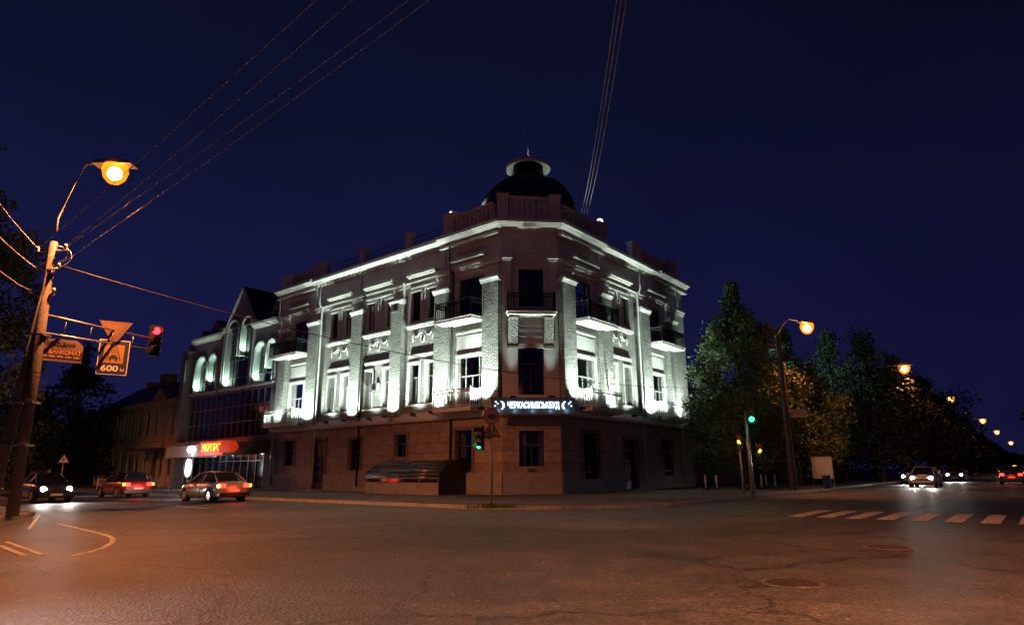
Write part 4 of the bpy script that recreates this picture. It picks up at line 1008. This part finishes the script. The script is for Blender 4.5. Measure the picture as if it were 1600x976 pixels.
# right traffic light
b=atz(1177,776,.12); top=at(1168,642,b.y).z
tr=thing('traffic_light','traffic light showing bright green on a tall post under the right trees','traffic light',b,0,'traffic lights at the junction')
m=MB(); m.tube([b,(b.x,b.y,2.2),(b.x,b.y,top)],[.1,.08,.06],10); m.build('post', steel, tr)
q=at(1174,665,b.y); fr=facing(q); fr=Fr((q.x,q.y-.12,0),fr.a,fr.b); head_signal(fr,at(1174,655,b.y).z+.32,tr,'G',.1,1.0)
q=at(1179,704,b.y); fr=facing(q,.5); f=Fr((q.x+.15,q.y-.1,0),fr.a,fr.b)
t2=thing('traffic_light','small amber-lit signal fixed low on the green traffic light post, right side','traffic light',q,0,'traffic lights at the junction'); head_signal(f,q.z,t2,'Y',.08,.7)
q=at(1155,690,b.y+1); t3=thing('traffic_light','small amber-lit signal on its own thin post left of the green traffic light','traffic light',(q.x,q.y,.12),0,'traffic lights at the junction')
m=MB(); m.tube([(q.x,q.y,.12),(q.x,q.y,q.z+.4)],.05,8); m.build('post', steel, t3)
fr=facing(q,-.4); head_signal(Fr((q.x,q.y-.1,0),fr.a,fr.b),q.z,t3,'Y',.08,.7)
# billboard
b=atz(1287,754,.12); b=Vector((b.x,b.y,0)); 
b=at(1287,750,46); b.z=.12; fr=facing(b)
bb=thing('poster_stand','pale poster stand on the pavement beneath the dark trees at right','billboard',b)
z0=at(1287,747,b.y).z; z1=at(1287,714,b.y).z
m=MB(fr); m.box(-.62,.62,-.04,.04,z0,z1); m.build('panel', mat('poster grey',(.42,.47,.52),.5,.15,2), bb)
m=MB(fr); 
for u in (-.66,.62): m.box(u,u+.04,-.05,.05,.12,z1+.05)
m.box(-.66,.66,-.05,.05,z1,z1+.06); m.build('frame', steel, bb)
# litter bin
b=at(1293,757,44); fr=Fr((b.x,b.y,0),(1,0),(0,1)); lb=thing('litter_bin','small blue litter bin below the poster stand','bin',(b.x,b.y,.12))
m=MB(fr); m.lathe([(.2,.12),(.26,.95),(.28,.97),(.24,.97),(.2,.5)],seg=16); m.build('body', mat('bin blue',(.05,.09,.25),.5,.2,5), lb)
m=MB(fr); m.lathe([(.285,.9),(.29,.97),(.285,1.0),(.27,1.0)],seg=16); m.build('rim', steel, lb)
# small triangular sign far left
q=at(100,716,60); fr=facing(q); ts=thing('warning_triangle_sign','small red warning triangle on a thin post far down the left street','road sign',(q.x,q.y,.12))
m=MB(); m.tube([(q.x,q.y,.12),(q.x,q.y,q.z)],.04,6); m.build('post', steel, ts)
m=MB(fr); m.prism([(-.48,q.z-.38),(.48,q.z-.38),(0,q.z+.42)],.03,.05); m.build('plate', red_sm, ts)
m=MB(fr); m.prism([(-.33,q.z-.3),(.33,q.z-.3),(0,q.z+.26)],.05,.056); m.build('face', white_sm, ts)
m=MB(fr); m.box(-.05,.05,.056,.06,q.z-.22,q.z+.06); m.prism([(-.18,q.z-.22),(-.1,q.z-.22),(-.02,q.z-.04),(-.06,q.z-.0)],.056,.06); m.build('symbol', black_sm, ts)
# direction signs far right
for (px,py,w,h,lab,mt) in ((1509,694,.9,.9,'round blue road sign above the far right street',blue_sm),(1510,711,1.9,.7,'left one of two white direction boards over the far right street',white_sm),(1524,711,1.6,.6,'right one of two white direction boards over the far right street',mat('grey board',(.3,.3,.3),.5))):
    q=at(px,py,118); fr=facing(q); t=thing('direction_sign' if w>1 else 'round_road_sign',lab,'road sign',(q.x,q.y,.12))
    m=MB(); m.tube([(q.x,q.y+.1,.12),(q.x,q.y+.1,q.z)],.06,6); m.build('post', steel, t)
    m=MB(fr); (m.box(-w/2,w/2,-.03,.03,q.z-h/2,q.z+h/2) if w>1 else m.disc((0,q.z),w/2,-.03,.03)); m.build('plate', mt, t)
    m=MB(fr)
    if w>1: m.box(-w/2+.15,w/2-.3,.03,.04,q.z-.06,q.z+.06); m.prism([(w/2-.3,q.z-.15),(w/2-.1,q.z),(w/2-.3,q.z+.15)],.03,.04)
    else: m.prism([(-.1,q.z-.25),(.1,q.z-.25),(.1,q.z+.05),(.2,q.z+.05),(0,q.z+.28),(-.2,q.z+.05),(-.1,q.z+.05)],.03,.04)
    m.build('arrow', black_sm if w>1 else white_sm, t)

# ------------------------------------------------------------------ wires
wire_w=mat('wire pale',(.55,.5,.42),.5); wire_d=mat('wire dark',(.04,.04,.04),.6)
def wire(a,b,sag,r,label,m_=wire_w,group='overhead wires',n=24):
    a=Vector(a);b=Vector(b); m=MB(Fr((0,0,0),(1,0),(0,1)))
    pts=[a.lerp(b,i/n)-Vector((0,0,sag*4*(i/n)*(1-i/n))) for i in range(n+1)]
    m.tube(pts,r,5); return tag(m.build('overhead_wire',m_,None,a),label,'wire',group)
def spanpx(ps): return
# four wires from the pole over the camera to the upper right
tops=[(495,0),(552,0),(640,0),(672,0)]
for (x,y),ip,lb in zip(tops,(inspts[0],inspts[1],inspts[4],inspts[5]),('leftmost and faintest','second from left','third from left','rightmost and brightest')):
    q=at(x,y-6,13.5); d=(q-ip); end=ip+d*1.25
    wire(ip,end,.15,.011,lb+' of four wires crossing the sky at the top left')
for (p0,ip,lb) in (((-10,306),inspts[0],'topmost'),((-10,361),inspts[4],'middle'),((-10,415),inspts[2],'lowest')):
    q=at(p0[0],p0[1],PY-4); wire(ip,q,.05,.012,lb+' of the three wires running from the concrete pole out of the left edge')
# cable across the facade
a=at(95,415,PY); bpt=FR(17.0,3.5,7.6)
bpt=at(1165,604,41)
wire(a,bpt,1.35,.018,'long dark cable sagging from the concrete pole across the corner building',wire_d,n=40)
# three wires rising from the roof behind the right balustrade
for dx,lb in ((0,'left'),(5,'middle'),(11,'right')):
    a=at(908+dx*.8,334,43); b=at(965+dx*1.4,-10,16); wire(a,b,.6,.014,lb+' of three thin wires rising steeply from the roof right of the dome',wire_w)

# ------------------------------------------------------------------ trees
def tree(base,h,rx,label,mt,leaves,ls,seed,trunk_h=.25,conic=.5,cat='tree',group='trees around the junction',ry=None):
    rnd=random.Random(seed); base=Vector(base); ry=ry or rx
    t=thing('tree',label,cat,base,0,group)
    m=MB(); m.tube([base,base+Vector((.1,0,h*.3)),base+Vector((.0,.1,h*.62)),base+Vector((.1,0,h*.9))],[.03*h*.75,.022*h*.75,.012*h*.7,.02],9)
    clumps=[]
    for i in range(26):
        f=trunk_h+(1-trunk_h)*(i+.5)/26; w=sin(pi*min(1,(f-trunk_h)/(1-trunk_h)*(1-.25*conic)+.18))**.8*(1-conic*((f-trunk_h)/(1-trunk_h))**1.4)
        a=i*2.4+rnd.random(); d=w*(.35+.55*rnd.random())
        d*=1+.35*sin(seed*1.7+f*23)*(.6 if conic>.5 else 1); c=base+Vector((cos(a)*d*rx,sin(a)*d*ry,f*h+rnd.uniform(-.05,.04)*h))
        clumps.append((c,(.22+.16*rnd.random())*rx*(.5+.6*w)))
        s=base+Vector((.05,.03,max(.18,f-.16)*h)); m.tube([s,s.lerp(c,.5)+Vector((0,0,.02*h)),c],[.006*h,.004*h,.01],5)
        for k in range(2):
            b2=rnd.random()*2*pi; dd=w*(.7+.4*rnd.random()); c2=base+Vector((cos(b2)*dd*rx,sin(b2)*dd*ry,(f+rnd.uniform(-.05,.05))*h)); clumps.append((c2,(.12+.13*rnd.random())*rx*(.5+.6*w)))
    m.build('trunk', bark, t)
    off=base; vs=[];fs=[]; per=leaves//len(clumps)
    tot=sum(r*r for _,r in clumps)
    for c,r in clumps:
        for k in range(int(leaves*r*r/tot)+4):
            d=Vector((rnd.gauss(0,1),rnd.gauss(0,1),rnd.gauss(0,.8))); d=d.normalized()*r*(.35+.75*rnd.random()**.6)*(1+.35*(rnd.random()<.12))
            p=c+d-off; s=ls*(.6+.8*rnd.random())
            a=Vector((rnd.gauss(0,1),rnd.gauss(0,1),rnd.gauss(0,1))).normalized(); b_=a.cross(Vector((rnd.gauss(0,1),rnd.gauss(0,1),rnd.gauss(0,1)))).normalized()
            i=len(vs); vs+= [p-a*s, p-b_*s*.45, p+a*s, p+b_*s*.45]; fs.append((i,i+1,i+2,i+3))
    me=bpy.data.meshes.new('crown'); me.from_pydata([tuple(v) for v in vs],[],fs); me.materials.append(mt)
    o=bpy.data.objects.new('crown',me); COL.objects.link(o); o.parent=t
    return t
def tree_px(px,ytop,Y,rxpx,label,mt,leaves,ls,seed,**k):
    top=at(px,ytop,Y); rx=rxpx*Y/1000
    return tree((top.x,top.y,.1),top.z-.1,rx,label,mt,leaves,ls,seed,**k)
tree_px(1142,447,46,90,'tall pale-lit leafy tree touching the right end of the corner building',leafA,34000,.13,1,trunk_h=.12,conic=.42)
tree_px(1222,520,50,72,'bushy tree behind the second brightest street lamp, its leaves lit orange',leafA,16000,.14,2,trunk_h=.14,conic=.15)
RT=[(1290,520,57,84),(1345,528,66,84),(1395,565,78,72),(1440,596,92,62),(1482,622,110,50),(1516,648,135,42),(1546,672,165,34),(1572,690,200,30),(1598,700,245,26)]
lb=['first','second','third','fourth','fifth','sixth','seventh','eighth','ninth']
for i,(x,y,Y,r) in enumerate(RT):
    tree_px(x-(0 if i<4 else 14),y+(0 if i<4 else 10),Y,r*(1.15 if i<4 else .8),lb[i]+' of the dark trees receding down the right street, counted from nearest',leafB,15000 if i<3 else 7000,.13*Y/50,10+i,trunk_h=.10+.05*(i%3),conic=(.05,.4,.15,.5,.2)[i%5])
tree_px(1650,560,70,50,'dark tree on the far side of the right street, cut by the right edge',leafB,4500,.24,30,trunk_h=.2,conic=.3)
tree_px(-18,235,28,125,'big tree behind the concrete pole at the left edge, leaves lit orange by the lamp',leafA,22000,.11,40,trunk_h=.25,conic=.25)
tree_px(130,548,72,70,'dark spreading tree in the distance between the concrete pole and the ochre house',leafB,9000,.26,41,trunk_h=.12,conic=.2)
tree_px(40,590,60,55,'dark tree behind the foot of the concrete pole',leafB,7000,.22,42,trunk_h=.12,conic=.2)
tree_px(-30,560,48,60,'dark low tree cut by the left edge below the big lit tree',leafB,6000,.18,43,trunk_h=.12,conic=.2)
tree_px(190,650,110,45,'far dark tree beside the end of the ochre house',leafB,5000,.36,44,trunk_h=.1,conic=.2)
# shrubs / hedge masses closing the far ends
def far_house(fr,u0,u1,n,h,label,mt,name='house',wn=8):
    t=thing(name,label,'house',fr((u0+u1)/2,n,0))
    ws=[u0+1+(u1-u0-2)*i/wn for i in range(wn)]
    holes=[rect(w,w+.8,1.3,3.0) for w in ws]+([rect(w,w+.8,4.8,6.6) for w in ws] if h>7 else [])
    m=MB(fr); m.wall(rect(u0,u1,0,h),holes,n,.2); m.build('wall', mt, t)
    m=MB(fr); m.box(u0,u1,n-9,n-.25,0,h-.05); m.build('inner_wall', frame_d, t)
    m=MB(fr); m.prismu([(n+.3,h),(n-9,h),(n-4.5,h+2.6)],u0-.2,u1+.2); m.build('roof', roof_m, t)
    for w in ws:
        window(fr,w,w+.8,1.3,3.0,n-.1,t,.66,1,frame_m)
far_house(FR,22,40,-3.5,7.6,'dark two-storey house hidden behind the trees right of the corner building',mat('grey plaster',(.3,.27,.25),.8,.2,1))
far_house(FR,46,75,-2,6.5,'dark low house farther along behind the trees of the right street',mat('grey plaster'))
far_house(FL,70,90,2,5.5,'dark low house far down the left street beyond the ochre house',mat('grey plaster'))
# bollards/posts on pavement right
for i,(px,py) in enumerate(((1103,758),(1120,758),(1190,755),(1197,754),(1211,752))):
    b=at(px,py,44+i); t=thing('bollard',['leftmost bollard right of the drainpipe of the corner building','bollard left of the green traffic light post','left one of two close bollards right of the green traffic light post','right one of two close bollards right of the green traffic light post','bollard near the concrete lamp pole'][i],'bollard',(b.x,b.y,.12),0,'pale bollards under the trees')
    m=MB(Fr((b.x,b.y,0),(1,0),(0,1))); m.lathe([(.07,.12),(.07,.95),(.04,1.02),(.01,1.04)],seg=10); m.build('post', ironw, t)
    m=MB(Fr((b.x,b.y,0),(1,0),(0,1))); m.lathe([(.12,.12),(.12,.2),(.08,.22)],seg=10); m.build('base', conc, t)

# ------------------------------------------------------------------ cars
tyre_m=mat('tyre',(.02,.02,.02),.85); rim_m=mat('rim',(.45,.45,.46),.35,metal=.7); carglass=mat('car glass',(.015,.016,.02),.05,spec=.8)
hl_on=mat('headlight glow',(.9,.9,.9),.2,emit=(1,.96,.86),estr=16); hl_off=mat('headlight',(.5,.5,.5),.15)
tl_on=mat('taillight glow',(.5,.02,.02),.2,emit=(1,.03,.015),estr=7); tl_off=mat('taillight',(.3,.02,.02),.2); ind_on=mat('indicator glow',(.6,.3,.05),.2,emit=(1,.45,.04),estr=6)
def make_car(label,paint,heads,tails,ind=False,kind='sedan'):
    t=thing('car',label,'car',(0,0,0),0,'cars on the junction')
    # stations along x: (x, half width, z bottom, z shoulder, )
    st=[(-2.12,.62,.42,.72),(-2.08,.76,.3,.88),(-1.85,.84,.22,.97),(-1.2,.87,.2,.98),(0,.88,.19,.95),(1.0,.87,.2,.93),(1.6,.85,.22,.84),(1.98,.78,.26,.72),(2.12,.62,.36,.58)]
    m=MB(); rings=[]
    for x,w,zb,zs in st:
        zm=(zb+zs)/2
        ring=[(-w*.86,zb),(-w*.98,zb+.1),(-w,zm),(-w*.97,zs-.08),(-w*.86,zs),(0,zs+.03),(w*.86,zs),(w*.97,zs-.08),(w,zm),(w*.98,zb+.1),(w*.86,zb)]
        rings.append([m.vert(x,y,z) for y,z in ring])
    for a,b in zip(rings,rings[1:]):
        for k in range(len(a)): m.face([a[k],a[(k+1)%len(a)],b[(k+1)%len(a)],b[k]],True)
    m.face(rings[0]); m.face(rings[-1][::-1])
    for s in (-1,1):
        for x in (-1.3,1.3):
            m.tube([(x+.36*cos(q),s*.885,.33+.36*sin(q)) for q in [radians(a) for a in range(0,181,15)]],.03,5)
    body=m.build('body', paint, t)
    # greenhouse
    gx=[(-1.75,.66,.97,.99),(-1.0,.70,.97,1.40),(-.2,.72,.96,1.45),(.45,.70,.95,1.40),(1.15,.66,.93,.96)] if kind=='sedan' else [(-2.0,.68,.97,1.1),(-1.75,.72,.97,1.44),(-.2,.73,.96,1.48),(.45,.70,.95,1.42),(1.15,.66,.93,.96)]
    m=MB(); rings=[]
    for x,w,z0,z1 in gx:
        wt=w*.80; rings.append([m.vert(x,-w*1.1,z0-.03),m.vert(x,-wt,z1-.03),m.vert(x,-wt*.8,z1),m.vert(x,wt*.8,z1),m.vert(x,wt,z1-.03),m.vert(x,w*1.1,z0-.03)])
    for a,b in zip(rings,rings[1:]):
        for k in range(5): m.face([a[k],a[k+1],b[k+1],b[k]])
    m.face(rings[0]); m.face(rings[-1][::-1]); m.build('windows', carglass, t)
    m=MB(); rt=gx[1:4]
    rr=[[m.vert(x,-w*.78,z1+.002),m.vert(x,-w*.6,z1+.03),m.vert(x,w*.6,z1+.03),m.vert(x,w*.78,z1+.002)] for x,w,z0,z1 in rt]
    for a,b in zip(rr,rr[1:]):
        for k in range(3): m.face([a[k],a[k+1],b[k+1],b[k]],True)
    for s in (-1,1):
        for (i,j) in ((0,1),(3,4)):
            p=gx[i];q=gx[j]; m.tube([(p[0],s*(p[1]*1.1 if p[3]<1.2 else p[1]*.8),p[3]),(q[0],s*(q[1]*1.1 if q[3]<1.2 else q[1]*.8),q[3])],.035,5)
        m.tube([(-.35,s*.8,.97),(-.35,s*.6,1.43)],.03,5)
    m.build('roof', paint, t)
    for s in (-1,1):
        for x in (-1.3,1.3):
            w=MB(Fr((x,s*.78,0),(1,0),(0,1))); w.disc((0,.33),.33,-.1,.1,24); wo=w.build('wheel', tyre_m, t)
            w=MB(Fr((x,s*.78,0),(1,0),(0,1)))
            w.disc((0,.33),.2,min(s*.1,s*.12),max(s*.1,s*.12),16); w.build('rim', rim_m, wo)
        h=MB(); h.tube([(1.93,s*.58,.66),(2.1,s*.55,.64)],[.14,.12],12); h.build('headlight', hl_on if heads else hl_off, t)
        h=MB(); h.box(-2.15,-1.99,s*.62-.15,s*.62+.15,.70,.88); h.build('taillight', tl_on if tails else tl_off, t)
        if ind:
            h=MB(); h.box(-2.16,-2.0,s*.8-.05,s*.8+.05,.72,.86); h.build('indicator', ind_on, t)
        h=MB(); h.box(.72,.86,min(s*.92,s*1.06),max(s*.92,s*1.06),.93,1.05); h.build('mirror', paint, t)
    h=MB(); h.box(2.1,2.14,-.26,.26,.34,.45); h.build('number_plate', white_sm, t)
    h=MB(); h.box(-2.16,-2.12,-.26,.26,.5,.61); h.build('number_plate', white_sm, t)
    h=MB(); h.box(-2.17,-1.95,-.78,.78,.30,.46); h.build('bumper', plastic, t)
    h=MB(); h.box(1.95,2.16,-.76,.76,.26,.34); h.build('bumper', plastic, t)
    for s in (-1,1):
        h=MB(); h.tube([(.95,s*.872,.9),(.97,s*.885,.55),(.9,s*.872,.26)],.008,4); h.tube([(-.3,s*.875,.93),(-.3,s*.89,.55),(-.3,s*.876,.26)],.008,4); h.tube([(-1.15,s*.872,.9),(-1.0,s*.885,.6)],.008,4); h.build('door_seam', plastic, t)
    h=MB(); h.box(2.02,2.135,-.42,.42,.5,.6); h.build('grille', plastic, t)
    if heads:
        for s in (-1,1): light('SPOT',(2.2,s*.55,.62),t,420,(1,.95,.85),.08,(1,0,-.07),75,.8,'headlight_beam')
    if tails: light('POINT',(-2.4,0,.7),t,16,(1,.05,.02),.25,name='taillight_glow')
    return t
def place(t,fr,u,n,heading):
    p=fr(u,n,0); t.location=(p.x,p.y,.006); t.rotation_euler=(0,0,atan2(heading.y,heading.x))
pd=mat('car paint dark',(.03,.035,.045),.3,coat=.6); ps=mat('car paint silver',(.35,.36,.38),.3,metal=.5,coat=.6); pr_=mat('car paint red',(.25,.02,.02),.3,coat=.6); pw=mat('car paint white',(.6,.6,.6),.3,coat=.6)
place(make_car('dark car with glaring white headlights at the far left of the junction',pd,True,True),FL,17.5,16.8,-dL)
place(make_car('silver car with red tail lights turning before the basement entrance canopy',ps,True,True,True),FL,9.5,11.6,dL)
place(make_car('dark red car with red tail lights driving away up the left street',pr_,True,True,True,'hatch'),FL,20.5,11.8,dL)
place(make_car('white car with headlights, nearest of the cars coming down the right street',pw,True,True),FR,27,14.2,-dR)
place(make_car('silver car with headlights, second of the cars coming down the right street',ps,True,True,False,'hatch'),FR,37,12.2,-dR)
place(make_car('dark car with headlights, third of the cars coming down the right street',pd,True,True),FR,52,14.0,-dR)
place(make_car('dark car with red tail lights driving away down the right street',pd,True,True,False,'hatch'),FR,40,19.0,dR)
place(make_car('white car with headlights at the right edge, farthest down the right street',pw,True,True),FR,100,16.4,-dR)
place(make_car('silver car with red tail lights, far down the right street',ps,True,True),FR,75,19.2,dR)
# parked row in the distance
for i,u in enumerate((62,69,77,86,96)):
    place(make_car(['nearest','second','third','fourth','farthest'][i]+' of the dark cars parked along the right street kerb',[pd,ps,pd,pw,pr_][i],False,False),FR,u,10.6,-dR)

oc=make_car('silver car with headlights added out of view beside the camera to light the foreground road',ps,True,True)  # added unseen car, there to throw headlight beams over the foreground road
oc.location=(-8.3,4.0,.006); oc.rotation_euler=(0,0,atan2(.55,.83))
for o in oc.children:
    if o.type=='LIGHT' and o.data.type=='SPOT': o.data.energy=900
